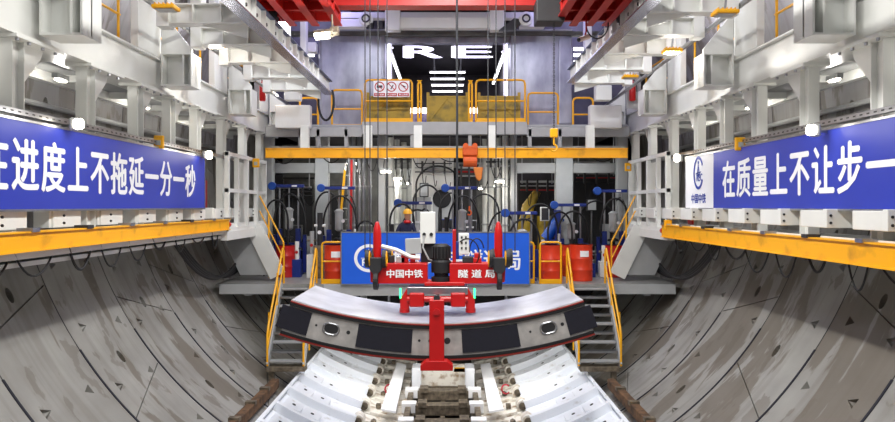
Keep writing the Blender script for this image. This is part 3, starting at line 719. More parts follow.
# centre track
t = thing('feeder_track', 'dark grimy track floor with cross sleepers between white strips', 'track', (-.12, 11.5, .2))
MB().box(-.8, .8, 0, 10, 0, .08).build('track_bed', GRIME, t)
for k in range(12):
    yy = .5+k*.8
    MB().box(-.72, -.06, yy, yy+.55, .08, .12).build('grating', MESHG, t); MB().box(.06, .72, yy, yy+.55, .08, .12).build('grating', MESHG, t)
MB().box(-.05, .05, 0, 10, .08, .2).build('guide_rail', GRIME, t)
for i, y in enumerate((16.0, 17.35, 18.7)):
    q = thing('feeder_crosshead', f'grimy crosshead with white end blocks, {ORD[i]} from the camera', 'crosshead', (-.12, y, .4), group='feeder crossheads')
    MB().box(-.68, .68, 0, .3, 0, .26).build('bar', GRIME, q, .015)
    for s in (-1, 1):
        MB().box(s*.66, s*1.02, .02, .3, .05, .3).build('end_block', WTXT, q, .015)
        MB().box(s*.82, s*.88, .0, .02, .12, .22).build('latch', DARK, q)
        MB().box(s*.4, s*.62, -.04, .34, .2, .33).build('clamp', GRIME, q, .01)
q = thing('push_unit', 'white hydraulic push box between two blocks below the red foot', 'machine', (-.12, 19.4, .5))
MB().box(-.62, .62, 0, .5, .1, .62).build('housing', WDIRTY, q, .02)
for s in (-1, 1): MB().box(s*.6, s*.86, -.25, .4, -.05, .66).build('end_block', WHITE2, q, .03)
MB().box(.3, .6, .0, .02, .5, .62).build('warning_plate', YEL, q)
MB().box(-.6, .6, -.08, .0, -.1, .1).build('skid', GRIME, q)
for s in (-1, 1):
    c = P(447.5+s*62-9*(s < 0)*0, 371, 18.6)
    tag(MB().tube(arcpts((s*1.55, 18.6, zl(1.55, .55)), (1, 0, 0), (0, .5, .8), .11, .13, R(40), R(320), 14), .022, 8).build('lifting_sling', mat('sling_red', (176, 40, 56), .7), smooth=True), f'short red sling loop on the feeder, {SIDE[s]}', 'sling')

# ------------------------------------------------------------ rear deck, stairs, railings
DZ = 3.58; DY = 18.1
t = thing('rear_deck', 'grey steel working deck carrying the grease pumps', 'deck', (0, DY, DZ))
m = MB(); m.box(-6.0, 6.0, 0, 7.7, -.08, 0); m.build('deck_plate', DECK, t)
m = MB(); m.box(-5.9, -4.25, -.02, .08, -.26, .0); m.box(-3.2, 3.05, -.02, .08, -.30, .0); m.box(4.15, 5.9, -.02, .08, -.26, 0); m.build('front_fascia', GREYP, t, .01)
for x in (-5.2, -3.1, -1, 1, 3.0, 5.2): MB().box(x-.08, x+.08, .1, 7.6, -.32, -.08).build('joist', GREYP, t)
for x in (-2.8, 2.8):
    for yy in (5.2,): MB().box(x-.1, x+.1, yy, yy+.2, zl(2.8, 0)-DZ+.02, -.32).build('leg', GREYP, t)
def stairs(x0, x1, label):
    t = thing('steel_stairs', label, 'stairs', ((x0+x1)/2, 16.7, 1.80)); w2 = (x1-x0)/2
    n = 9; rise = (DZ-1.80)/n; run = (DY-16.7)/n
    for i in range(n):
        z = rise*(i+.55); yy = run*i
        m = MB(); m.box(-w2+.03, w2-.03, yy-.03, yy+.2, z-.03, z); m.box(-w2+.03, w2-.03, yy, yy+.012, z-.055, z); m.build('tread', STEEL if i % 2 else GREYP, t)
    for s in (-1, 1):
        MB().bar((s*w2, -.05, 0), (s*w2, DY-16.7, DZ-1.80), .04, .2).build('stringer', GREYP, t)
        h = .92
        m = MB(); m.tube([(s*w2, -.08, .0), (s*w2, -.08, h*.80), (s*w2, .0, h), (s*w2, DY-16.62, DZ-1.80+h), (s*w2, DY-16.5, DZ-1.80+h-.06), (s*w2, DY-16.5, DZ-1.80)], .026, 8); m.build('handrail', YEL, t, smooth=True)
        m = MB(); m.tube([(s*w2, -.05, h*.5), (s*w2, DY-16.55, DZ-1.80+h*.5)], .02, 8); m.build('mid_rail', YEL, t)
        m = MB(); m.tube([(s*(w2+.06), .3, .3), (s*(w2+.06), .3, .3+h)], .02, 8); m.tube([(s*w2, .9, 1.2), (s*w2, .9, 1.2+h)], .02, 8); m.build('baluster', YEL, t)
stairs(-4.28, -3.42, 'steel stairs with yellow rails next to the dark red drum')
stairs(3.12, 4.12, 'steel stairs with yellow rails next to the paired bright red drums')
# left stairs lower support
for s, x in ((-1, -3.85), (1, 3.62)):
    t = thing('stair_footing', f'grimy ledge under the foot of the steel stairs, {SIDE[s]}', 'support', (x, 16.62, 1.66))
    MB().box(-.46, .46, 0, .3, 0, .12).build('ledge', GRIME, t, .01)
    MB().box(s*.30, s*.42, .1, .22, zl(abs(x)+.32, 0)+.03-1.66, 0).build('foot', GRIME, t)
for s in (-1, 1):  # lamps added behind the segment to brighten the feeder floor
    t = thing('added_under_deck_lamp', f'added fill lamp under the front edge of the rear deck, {SIDE[s]}', 'lamp', (s*1.5, 17.75, 2.9), group='added fill lamps under the deck edge')
    MB().box(-.5, .5, -.05, .05, 0, .08).build('lamp_housing', GREYP, t, .01); MB().box(-.48, .48, -.04, .04, -.03, 0).build('tube', LAMPG, t)
    MB().box(-.02, .02, .05, .38, .05, .39).build('lamp_bracket', STEEL, t)
    area(s*1.5, 17.7, 2.82, 1.0, .2, 26, (1, .97, .92), (R(18), 0, 0))
def rail(x0, x1, Y, label, kick=.12, h=1.08, name='guard_rail'):
    t = thing(name, label, 'railing', ((x0+x1)/2, Y, DZ)); w2 = (x1-x0)/2; r = .08
    pts = [(-w2, 0, 0), (-w2, 0, h-r), (-w2+r*.3, 0, h-r*.3), (-w2+r, 0, h), (w2-r, 0, h), (w2-r*.3, 0, h-r*.3), (w2, 0, h-r), (w2, 0, 0)]
    MB().tube(pts, .026, 8).build('hoop', YEL, t, smooth=True)
    MB().cyl((-w2, 0, .58), (w2, 0, .58), .02, 8).build('mid_rail', YEL, t)
    if kick: MB().box(-w2, w2, -.01, .01, 0.0, kick).build('kick_plate', YEL, t)
    return t
rail(P(322, 0, 18.2).x, P(345, 0, 18.2).x, 18.2, 'yellow hoop railing in front of the bright red drum beside the banner')
rail(P(346, 0, 18.2).x, P(398, 0, 18.2).x, 18.25, 'yellow hoop railing behind the emblem end of the blue banner')
rail(P(400, 0, 18.2).x, P(455, 0, 18.2).x, 18.25, 'yellow hoop railing behind the middle of the blue banner')
rail(P(457, 0, 18.2).x, P(519, 0, 18.2).x, 18.25, 'yellow hoop railing behind the lettered end of the blue banner')
rail(P(521, 0, 18.2).x, P(534, 0, 18.2).x, 18.25, 'narrow yellow hoop railing at the banner end')
rail(P(540, 0, 18.2).x, P(561, 0, 18.2).x, 18.2, 'yellow hoop railing in front of the labelled red drum')
# handrails above stairs sides (extra bundled rails)
# centre banner
t = thing('company_banner', 'bright blue banner with white company name on the rear deck rail', 'banner', (-.31, 18.0, 3.60))
bw = (P(530, 0, 18).x-P(343, 0, 18).x)/2; bh = 1.31
MB().box(-bw, bw, -.02, .02, 0, bh).build('board', BLUEC, t)
m = MB()
for z in (-.03, bh): m.box(-bw-.03, bw+.03, -.03, .03, z, z+.03)
for x in (-bw-.03, bw): m.box(x, x+.03, -.03, .03, 0, bh)
m.build('frame', STEEL, t)
lx = P(369, 0, 18).x+.31
m = MB()
for i in range(36):
    p_ = R(30)+R(300)*i/36; q_ = R(30)+R(300)*(i+1)/36
    m.prism([(lx+.38*math.cos(p_), -.026, .66+.36*math.sin(p_)), (lx+.38*math.cos(q_), -.026, .66+.36*math.sin(q_)), (lx+.30*math.cos(q_), -.026, .66+.28*math.sin(q_)), (lx+.30*math.cos(p_), -.026, .66+.28*math.sin(p_))], (0, .006, 0))
for (u0, v0, u1, v1) in ((0, .2, -.12, -.12), (0, .2, .12, -.12), (0, .24, 0, -.12), (-.2, 0, .2, 0)): m.bar((lx+u0, -.028, .66+v0), (lx+u1, -.028, .66+v1), .016, .006, up=(0, 1, 0))
m.build('emblem', WTXT, t)
text('emblem_lettering', 'REC', .44, .17, WTXT, t, frame_M((lx+.05, -.024, .55), ex, ey, ez), bold=.03)
text('lettering', '中国中铁隧道局', (P(520, 0, 18).x-P(388, 0, 18).x), .52, WTXT, t, frame_M((P(454, 0, 18).x+.31, -.021, .62), ex, ey, ez), bold=.02)

def drum(px, Y, label, m_=DRUM, r=.29, h=.90, white=False):
    p = P(px, 0, Y); t = thing('steel_drum', label, 'drum', (p.x, Y, DZ), group='red drums on the rear deck')
    prof = [(r*.97, 0), (r, .015), (r, .03), (r*.985, .05)]
    for z in (.3, .6): prof += [(r*.985, z-.03), (r*1.015, z-.012), (r*1.015, z+.012), (r*.985, z+.03)]
    prof += [(r*.985, h-.04), (r, h-.02), (r, h), (r*.96, h), (r*.96, h-.015)]
    MB().lathe(0, 0, prof, 28).build('drum_body', m_, t, smooth=True)
    MB().cyl((r*.6, 0, h-.015), (r*.6, 0, h+.01), .035, 12).build('bung', STEEL, t)
    if white:
        m = MB()
        for a in range(5):
            a0 = R(-105+a*9); a1 = R(-105+(a+1)*9); rr = r*1.005
            m.prism([(rr*math.cos(a0), rr*math.sin(a0), .66), (rr*math.cos(a1), rr*math.sin(a1), .66), (rr*math.cos(a1), rr*math.sin(a1), .82), (rr*math.cos(a0), rr*math.sin(a0), .82)], (.0, -.006, 0))
        m.build('paper_label', WTXT, t)
    return t
drum(286, 20.0, 'dark red drum beyond the stairs, by the slanted plate', DRUMD)
drum(336, 18.75, 'bright orange-red drum behind the railing left of the banner'.replace('left of', 'next to the emblem end of'), DRUM, .31, .98, True)
drum(551, 18.75, 'red drum behind the hoop railing past the lettered banner end', DRUM, .31, .98)
drum(581, 19.0, 'red drum with white label between railing and stairs', DRUM, .31, .98, True)
drum(571, 20.2, 'red drum half hidden behind the labelled drum', DRUM)
drum(614, 20.0, 'dark red drum beyond the stairs near the slanted plate, logo banner side', DRUMD)
drum(527, 19.9, 'red drum behind the narrow railing at the banner end', DRUM)
# pump stands
def pump_stand(px, py, Y, wpx, label, blue_top=True, fl=1):
    p = P(px, py, Y); wd = wpx*Y/F; H = p.z-DZ
    t = thing('grease_pump_stand', label, 'pump', (p.x, Y, DZ), group='blue grease pump stands'); t.scale = (fl, 1, 1)
    hw = wd/2
    MB().box(-hw*.9, hw*.9, -.3, .3, 0, .06).build('base_plate', NAVY, t, .01)
    for s in (-1, 1):
        MB().cyl((s*hw*.62, 0, .06), (s*hw*.62, 0, H), .028, 10).build('guide_rod', STEEL, t, smooth=True)
        MB().box(s*hw*.62-.07, s*hw*.62+.07, -.07, .07, .06, H*.52).build('cylinder_sleeve', NAVY, t, .012)
    MB().box(-hw, hw, -.05, .05, H-.045, H+.045).build('crossbar', NAVY, t, .01)
    MB().box(hw*.2, hw*.55, -.053, -.05, H-.025, H+.025).build('crossbar_label', WTXT, t)
    MB().box(-hw, hw, .08, .16, H*.30, H*.36).build('base_beam', NAVY, t, .01)
    for q in (-1, 1): MB().box(q*hw-.05, q*hw+.05, .05, .17, .06, H*.45).build('frame_post', NAVY, t, .01)
    MB().cyl((-hw*1.12, -.07, H), (-hw*1.12, .07, H), .12, 16).build('end_valve', mat('valve_blue', (20, 76, 170), .4), t, .02)
    MB().cyl((0, 0, H*.45), (0, 0, H-.05), .022, 8).build('plunger_rod', STEEL, t)
    MB().lathe(0, 0, [(.05, H*.50), (.12, H*.52), (.12, H*.72), (.14, H*.72), (.14, H*.735), (.05, H*.76)], 16).build('pump_motor', GREYP, t, smooth=True)
    MB().lathe(0, 0, [(.16, H*.40), (.16, H*.42), (.05, H*.44), (.05, H*.50)], 16).build('follower_plate', DARK, t, smooth=True)
    MB().tube(arcpts((hw*.1, -.12, H*.55), (1, 0, 0), (0, 0, 1), hw*1.05, H*.36, R(-15), R(195), 20), .028, 8).build('hose', BLACK, t, smooth=True)
    MB().tube(arcpts((hw*.55, .1, H*.62), (1, 0, 0), (0, 0, 1), hw*.5, H*.3, R(-60), R(120), 14), .02, 8).build('hose', BLACK, t, smooth=True)
    MB().cyl((hw*.3, -.16, H*.62), (hw*.3, -.13, H*.62), .05, 12).build('gauge', WTXT, t)
pump_stand(289, 186, 20.6, 30, 'blue pump stand over the dark red drum by the slanted plate')
pump_stand(339, 188, 20.6, 32, 'blue pump stand behind the drum at the emblem end of the banner')
pump_stand(416, 203, 19.8, 32, 'blue pump stand behind the tall white control box')
pump_stand(462, 188, 20.2, 30, 'blue pump stand under the orange hoist')
pump_stand(522, 213, 19.2, 30, 'low blue pump stand behind the lettered banner end')
pump_stand(571, 205, 20.6, 30, 'blue pump stand behind the paired red drums')
pump_stand(613, 191, 20.6, 28, 'blue pump stand over the dark red drum, logo banner side')
# more clutter: blue electric motor units, hoses
t = thing('hydraulic_power_unit', 'bright blue slanted hydraulic unit beside the pump stands', 'machine', (P(553, 0, 21.3).x, 21.3, DZ))
MB().box(-.3, .3, -.3, .3, 0, 1.0).build('tank', NAVY, t, .03)
m = MB(); m.M = Matrix.Translation((0, 0, 1.35)) @ Matrix.Rotation(R(35), 4, 'Y'); m.cyl((0, -.0, -.4), (0, 0, .4), .17, 16); m.build('motor', mat('valve_blue', (20, 76, 170), .4), t, smooth=True)
MB().box(.05, .25, -.2, .2, 1.0, 1.9).build('bracket', NAVY, t, .02)
rnd = random.Random(11)
for i, (px, py, rx, ry, Y) in enumerate(((276, 222, 12, 22, 20.2), (327, 212, 12, 20, 20.9), (366, 235, 10, 14, 20.5), (402, 222, 12, 18, 19.5), (427, 205, 14, 20, 21.2), (452, 215, 13, 22, 20.9), (484, 214, 15, 20, 20.9), (502, 238, 14, 26, 19.9), (540, 232, 18, 28, 20.6), (596, 225, 18, 24, 20.9), (560, 232, 12, 20, 19.8), (438, 186, 22, 20, 21.7))):
    c = P(px, py, Y); k = Y/F
    tag(MB().tube([(c.x+rx*k, Y, DZ if py > 175 else 5.0)]+arcpts(c, (1, 0, 0), (0, 0, 1), rx*k, ry*k, R(0), R(180), 20)+[(c.x-rx*k, Y, DZ if py > 175 else 5.0)], .028, 8).build('hose', BLACK, smooth=True), f'black hose arch among the pumps, {ORD[i]} counted from the all-blue banner side', 'hose', 'hose arches on the rear deck')
cols = [GREYP, DARK, NAVY, STEEL, WHITE, GRIME]
names = ['grey', 'black', 'blue', 'silver', 'white', 'brownish']
spots = [268, 281, 297, 306, 312, 320, 330, 355, 367, 379, 392, 400, 413, 428, 437, 446, 456, 470, 480, 493, 503, 515, 531, 543, 559, 567, 589, 597, 604, 624]
for i, px in enumerate(spots):
    Y = rnd.uniform(19.6, 21.4); p = P(px, 0, Y); h = rnd.uniform(.5, 1.5); wv = rnd.uniform(.06, .16)
    if 320 <= px <= 540: h += .35
    c1, c2, c3 = i % 6, (i+2+i//6) % 6, (i*5+3) % 6
    t = thing('pump_valve_unit', f'{"tall" if h > 1.2 else "short"} {names[c1]} valve unit with {names[c2]} body, {i//12*12 and ""}', 'valve unit', (p.x, Y, DZ), group='small valve units among the pumps')
    near = 'all-blue banner side' if px < 345 else ('behind the company banner' if px < 535 else 'logo banner side')
    t['label'] = f'{"tall" if h > 1.2 else "short"} {names[c1]} valve unit with {names[c2]} body, {near}, {ORD[(i % 10)]} outward'
    MB().box(-wv, wv, -wv, wv, 0, h*.5).build('unit_base', cols[c1], t, .01)
    vb = MB().cyl((0, 0, h*.5), (0, 0, h), wv*.5, 10).build('valve_body', cols[c2], t, smooth=True)
    MB().cyl((-wv, 0, h*.8), (wv, 0, h*.8), wv*.25, 8).build('pipe_stub', cols[c3], vb)
    MB().cyl((0, -wv*.6, h*.7), (0, -wv*.4, h*.7), wv*.35, 10).build('gauge', WTXT if i % 2 else RED, vb)

# ------------------------------------------------------------ rear portal, beams, cabinets
t = thing('rear_monorail_beam', 'yellow monorail beam spanning the rear portal', 'beam', (0, 18.6, P(0, 158, 18.6).z))
xa, xb_ = P(266, 0, 18.6).x, P(627, 0, 18.6).x
m = MB(); m.box(xa, xb_, -.09, .09, 0, .025); m.box(xa, xb_, -.09, .09, .235, .26); m.box(xa, xb_, -.06, .06, .025, .235); m.build('beam', YELB, t)
for px in (305, 368, 418, 492, 590):
    x = P(px, 0, 18.6).x; MB().box(x-.11, x+.11, -.08, .08, .26, .86).build('hanger', WHITE, t, .01)
t = thing('electric_hoist', 'orange electric chain hoist on the rear yellow beam', 'hoist', (P(470, 0, 18.5).x, 18.45, 6.2))
MB().box(-.2, .2, -.14, .14, .72, .98).build('trolley', ORANGE, t, .03)
for s in (-1, 1): MB().cyl((s*.12, -.16, .98), (s*.12, -.12, .98), .07, 12).build('trolley_wheel', ORANGE, t)
MB().cyl((-.18, 0, .58), (.18, 0, .58), .15, 16).build('hoist_body', ORANGE, t, .02)
MB().prism([(.08, -.08, .42), (.34, -.08, .42), (.3, -.08, .12), (.24, -.08, .05), (.16, -.08, .12)], (0, .16, 0)).build('chain_bag', mat('bag_orange', (214, 124, 50), .7), t, .02)
MB().cyl((-.02, 0, -.65), (-.02, 0, .5), .014, 6).build('chain', ROPE, t)
MB().tube([(-.02, 0, -.6), (-.02, 0, -.7)]+arcpts((-.02, 0, -.78), (1, 0, 0), (0, 0, 1), .05, .06, R(90), R(-150), 12), .02, 6).build('hook', ORANGE, t)
for i, (px0, px1, Y) in enumerate(((315, 328, 21.2), (556, 573, 21.2), (262, 272, 20.8), (618, 628, 20.8), (378, 385, 21.6), (511, 517, 21.6))):
    a = P(px0, 0, Y).x; b = P(px1, 0, Y).x
    nm = ['wide column behind the pump next to the emblem end', 'wide column behind the hydraulic unit', 'end column by the frame, all-blue banner side', 'end column by the frame, logo banner side', 'slim column beside the silver pipes', 'slim column beside the white tubes'][i]
    tag(MB().box(a, b, Y, Y+.35, DZ, 7.9).build('portal_post', GREYP, None, .015), 'grey-white '+nm, 'column')
for i, (px0, px1, py0, py1, Y) in enumerate(((272, 315, 163, 173, 21.3), (328, 345, 163, 173, 21.3), (517, 556, 163, 173, 21.3), (573, 618, 163, 173, 21.3))):
    a = P(px0, py0, Y); b = P(px1, py1, Y)
    tag(MB().box(a.x, b.x, Y, Y+.2, b.z, a.z).build('cross_beam', GREYP, None, .01), 'white cross beam between rear columns, '+['by the frame on the all-blue banner side', 'short one near the silver pipes', 'near the white tubes', 'by the frame on the logo banner side'][i], 'beam')
t = thing('equipment_cabinet', 'tall pale cabinet with round black port behind the hoist', 'cabinet', (P(434, 0, 22).x, 22, DZ))
MB().box(-.7, .62, 0, .4, 0, 3.55).build('cabinet_body', WHITE, t, .02)
for x in (-.7, -.05): MB().box(x+.02, x+.6, -.02, 0, .1, 2.3).build('door', GREYP, t, .008)
MB().cyl((.25, -.06, 2.25), (.25, 0, 2.25), .29, 24).build('round_port', BLACK, t, .02)
MB().box(-.68, .6, -.03, 0, 2.36, 2.42).build('rib', WHITE, t)
for i, (px, Y) in enumerate(((349, 21.5), (354, 21.5), (359, 21.6), (364, 21.6), (370, 21.5), (391, 22.3), (397, 23), (404, 24), (485, 22.8), (491, 22.6), (498, 22.4), (505, 21.8))):
    r_ = (.055 if i < 5 else .09); p = P(px, 0, Y)
    t = thing('riser_pipe', f'vertical {"silver" if i < 8 else "white"} pipe behind the deck, {ORD[i]} counted from the all-blue banner side', 'pipe', (p.x, Y, DZ), group='vertical pipes behind the deck')
    MB().cyl((0, 0, 0), (0, 0, 4.2), r_, 12).build('pipe', STEEL if i < 5 else WHITE, t, smooth=True)
    for z in (1.4, 2.6): MB().cyl((0, 0, z), (0, 0, z+.05), r_*1.3, 12).build('clamp', GREYP, t)
def bulkhead(px, py, Y, label, e=12):
    p = P(px, py, Y); t = thing('corridor_lamp', label, 'lamp', p, group='corridor lamps behind the deck')
    MB().box(-.17, .17, -.08, .08, 0, .08).build('lamp_housing', GREYP, t, .02); MB().box(-.15, .15, -.07, .07, -.05, 0).build('lens', LAMPG, t, .015)
    MB().cyl((0, 0, .08), (0, 0, 7.9-p.z), .012, 6).build('hanger', STEEL, t)
    point(p.x, p.y-.1, p.z-.2, e, (1, .97, .9))
for i, (px, py, Y) in enumerate(((386, 171, 20.8), (397, 178, 22.8), (404, 183, 24.4), (352, 163, 22), (483, 188, 24), (490, 186, 23), (500, 181, 21.2))):
    bulkhead(px, py, Y, ['nearest of the three lamps receding behind the silver pipes', 'middle of the three lamps receding behind the silver pipes', 'farthest of the three lamps receding behind the silver pipes', 'lone lamp above the pump stand by the emblem end', 'farthest lamp by the white tubes', 'middle lamp by the white tubes', 'closest lamp by the white tubes'][i].replace('nearest', 'closest').replace('farthest', 'deepest'))
# dark machine cabinets at the back, left and right
for i, (px0, px1, py0, py1, Y, mm) in enumerate(((284, 314, 178, 280, 22.2, WALLC), (330, 346, 186, 280, 22.4, WALLC), (262, 283, 175, 280, 22.8, DARK), (517, 556, 172, 280, 23.0, HALL), (574, 619, 172, 280, 23, DARK), (460, 478, 165, 280, 22.6, WALLC))):
    a = P(px0, py0, Y); b = P(px1, py1, Y)
    t = thing('machine_cabinet', ['pale cabinet with dark doors behind the dark red drum', 'narrow cabinet with dark doors near the silver pipes', 'dark narrow cabinet by the end column', 'dark bay with an ochre machine inside', 'dark cabinet behind the stairs on the logo banner side', 'grey cabinet beside the white tubes'][i], 'cabinet', ((a.x+b.x)/2, Y, DZ))
    w2 = (b.x-a.x)/2; H = a.z-DZ
    MB().box(-w2, w2, 0, .5, 0, H).build('cabinet_body', mm, t, .015)
    MB().box(-w2+.05, -.01, -.02, 0, .1, H-.32).build('door', DARK, t, .006); MB().box(.01, w2-.05, -.02, 0, .1, H-.32).build('door', DARK, t, .006)
    if mm is WALLC: MB().box(-w2-.02, w2+.02, -.04, .1, H-.04, H+.02).build('top_trim', DARK, t)
t = thing('ochre_machine', 'dull ochre curved machine casing in the dark bay', 'machine', (P(534, 0, 22.6).x, 22.5, DZ))
MB().tube([(-.3, 0, 0), (-.32, 0, 1.2), (-.2, 0, 2.0), (.1, 0, 2.5)], [.25, .25, .2, .12], 12).build('casing', OCHRE, t, smooth=True)
MB().cyl((.3, 0, 0), (.3, 0, 1.7), .22, 14).build('casing', OCHRE, t, smooth=True)
# inclined yellow and red ladders by silver pipes
t = thing('access_ladder', 'inclined ladder with yellow and red stringers by the silver pipes', 'ladder', (P(345, 0, 21).x, 21, DZ))
MB().bar((-.28, 0, .0), (.0, 0, 3.1), .06, .1, up=(0, 1, 0)).build('stringer', YEL, t); MB().bar((.16, 0, .0), (.2, 0, 3.4), .06, .1, up=(0, 1, 0)).build('stringer', DRUMD, t, label='dark red stringer')
for k in range(9): MB().bar((-.26+k*.03, 0, .3+k*.33), (.16, 0, .3+k*.33), .03, .05, up=(0, 1, 0)).build('rung', GREYP, t)
# back partition, closes the deck level
pb = MB(); pb.box(-6.2, -.75, 26.3, 26.5, 3.5, 7.9); pb.box(.9, 6.2, 26.3, 26.5, 3.5, 7.9); struct(pb.build('wall_rear', WALLC))
pb = MB(); pb.box(-6.4, 6.4, 25.9, 26.2, 0, 3.5); struct(pb.build('wall_rear_lower', DARK))
for i, (px, py, w_, h_, Y) in enumerate(((300, 168, 50, 7, 23.5), (590, 165, 40, 7, 23.5), (440, 165, 120, 5, 23), (400, 200, 12, 70, 25), (410, 196, 8, 60, 25.6))):
    p = P(px, py, Y); k = Y/F
    tag(MB().box(p.x-w_*k/2, p.x+w_*k/2, Y, Y+.15, p.z-h_*k/2 if i < 3 else DZ, p.z+h_*k/2).build('frame_member', GREYP), 'grey frame member in the dark space behind the deck, '+['above the pale cabinet', 'above the dark cabinet', 'above the tall pale cabinet', 'upright closer to the three lamps', 'upright deeper than the three lamps'][i], 'frame')
# worker behind the banner
def person():
    X0 = P(406, 0, 19.35).x; t = thing('person', 'person in navy workwear and yellow helmet leaning between pumps and banner', 'person', (X0, 19.35, DZ))
    V = [(0, 0, .98), (0, .0, 1.2), (.02, -.04, 1.42), (.04, -.08, 1.56), (.05, -.1, 1.68),
         (-.1, 0, .92), (-.12, -.02, .52), (-.12, .02, .08), (.1, 0, .92), (.12, -.02, .52), (.12, .02, .08),
         (-.17, -.05, 1.42), (-.27, -.15, 1.18), (-.2, -.33, 1.05), (.2, -.05, 1.44), (.28, -.12, 1.18), (.15, -.32, 1.1), (-.12, -.1, .05), (.12, -.1, .05)]
    E = [(0, 1), (1, 2), (2, 3), (3, 4), (0, 5), (5, 6), (6, 7), (0, 8), (8, 9), (9, 10), (2, 11), (11, 12), (12, 13), (2, 14), (14, 15), (15, 16), (7, 17), (10, 18)]
    rad = [.14, .14, .15, .06, .09, .1, .07, .05, .1, .07, .05, .07, .05, .035, .07, .05, .035, .045, .045]
    me = bpy.data.meshes.new('body'); me.from_pydata([(x, y, z*1.03) for x, y, z in V], E, []); o = bpy.data.objects.new('body', me); COL.objects.link(o); o.parent = t
    sk = o.modifiers.new('skin', 'SKIN'); 
    for i, v in enumerate(me.skin_vertices[0].data if me.skin_vertices else []): v.radius = (rad[i], rad[i])
    if not me.skin_vertices:
        bpy.context.view_layer.objects.active = o; o.select_set(True)
    sb = o.modifiers.new('sub', 'SUBSURF'); sb.levels = 1; sb.render_levels = 1
    me.materials.append(CLOTH)
    bm = bmesh.new(); bm.from_mesh(me); ly = bm.verts.layers.skin.verify()
    for i, v in enumerate(bm.verts): v[ly].radius = (rad[i], rad[i]); v[ly].use_root = (i == 0)
    bm.to_mesh(me); bm.free()
    hz = 1.76
    MB().lathe(.05, -.1, [(.0, hz-.13), (.06, hz-.12), (.085, hz-.05), (.095, hz+.02), (.08, hz+.09), (.03, hz+.13)], 16).build('head', SKIN, t, smooth=True)
    MB().cyl((.05, -.2, hz-.01), (.05, -.18, hz-.03), .018, 8).build('nose', SKIN, t)
    MB().lathe(.05, -.1, [(.145, hz+.045), (.125, hz+.05), (.12, hz+.1), (.09, hz+.16), (.03, hz+.19)], 18).build('helmet', mat('helmet_yellow', (238, 178, 40), .35), t, smooth=True)
    MB().lathe(.04, -.08, [(.1, 1.55), (.11, 1.58), (.08, 1.63)], 12).build('collar', RED, t, smooth=True, label='red collar')
    for s in (-1, 1):
        hx = -.19 if s < 0 else .14
        m = MB(); m.tube([(hx, -.31, 1.1), (hx, -.38, 1.07), (hx, -.42, 1.05)], [.03, .042, .035], 8)
        for k in range(4): m.tube([(hx-.03+k*.02, -.41, 1.06), (hx-.03+k*.02, -.47+abs(k-1.5)*.008, 1.04), (hx-.03+k*.02, -.49, 1.0)], .009, 6)
        m.tube([(hx+s*-.03, -.37, 1.07), (hx-s*.06, -.42, 1.05)], .01, 6); m.build('hand', SKIN, t, smooth=True)
person()

# ------------------------------------------------------------ upper gallery across the back
UZ = P(0, 122, 20).z
t = thing('upper_cross_gallery', 'pale cross gallery deck above the rear yellow beam', 'walkway', (0, 20, UZ))
xa = P(362, 0, 20).x; xb_ = P(527, 0, 20).x
MB().box(xa, xb_, -.05, .08, -.36, 0).build('front_beam', GREYP, t, .01)
MB().box(-5.2, xa, .0, .12, -.42, -.14).build('front_beam', GREYP, t, .01); MB().box(xb_, 5.2, .0, .12, -.42, -.14).build('front_beam', GREYP, t, .01)
MB().box(-5.2, 5.2, .1, 2.6, -.12, -.06).build('deck_plate', GREYP, t)
for px in (300, 318, 346, 366, 412, 470, 492, 530, 560, 590): 
    x = P(px, 0, 20).x; MB().box(x-.05, x+.05, .0, .2, -.72, -.2).build('bracket', GREYP, t, .008)
MB().box(-5.2, 5.2, .3, .42, -.8, -.66).build('lower_beam', GREYP, t)
def cage(px0, px1, py0, label, Y=20.0, py1=122, mid=.5):
    a = P(px0, py0, Y); b = P(px1, py1, Y); w2 = (b.x-a.x)/2; h = a.z-b.z
    t = thing('cage_railing', label, 'railing', ((a.x+b.x)/2, Y, b.z)); r = .1
    pts = [(-w2, 0, 0), (-w2, 0, h-r), (-w2+r*.3, 0, h-r*.3), (-w2+r, 0, h), (w2-r, 0, h), (w2-r*.3, 0, h-r*.3), (w2, 0, h-r), (w2, 0, 0)]
    MB().tube(pts, .03, 8).build('hoop', YEL, t, smooth=True); MB().cyl((-w2, 0, h*mid), (w2, 0, h*mid), .024, 8).build('mid_rail', YEL, t)
    MB().box(-w2, w2, -.015, .015, 0, .11).build('kick_plate', YEL, t)
    return t
tc_ = cage(365, 412, 80, 'yellow railing on the upper gallery carrying prohibition signs')
cage(418, 421, 81, 'narrow yellow gate post hoop beside the sign railing'); cage(469, 472, 81, 'narrow yellow gate post hoop by the far ochre panel')
cage(476, 525, 80, 'yellow railing on the upper gallery near the second galvanised duct')
cage(332, 362, 90, 'low yellow railing before the first galvanised duct', 20.2, 128)
cage(528, 558, 93, 'low yellow railing before the second galvanised duct', 20.2, 131); cage(573, 593, 98, 'short low yellow railing past the second galvanised duct', 20.2, 131); cage(300, 318, 98, 'short low yellow railing past the first galvanised duct', 20.2, 131)
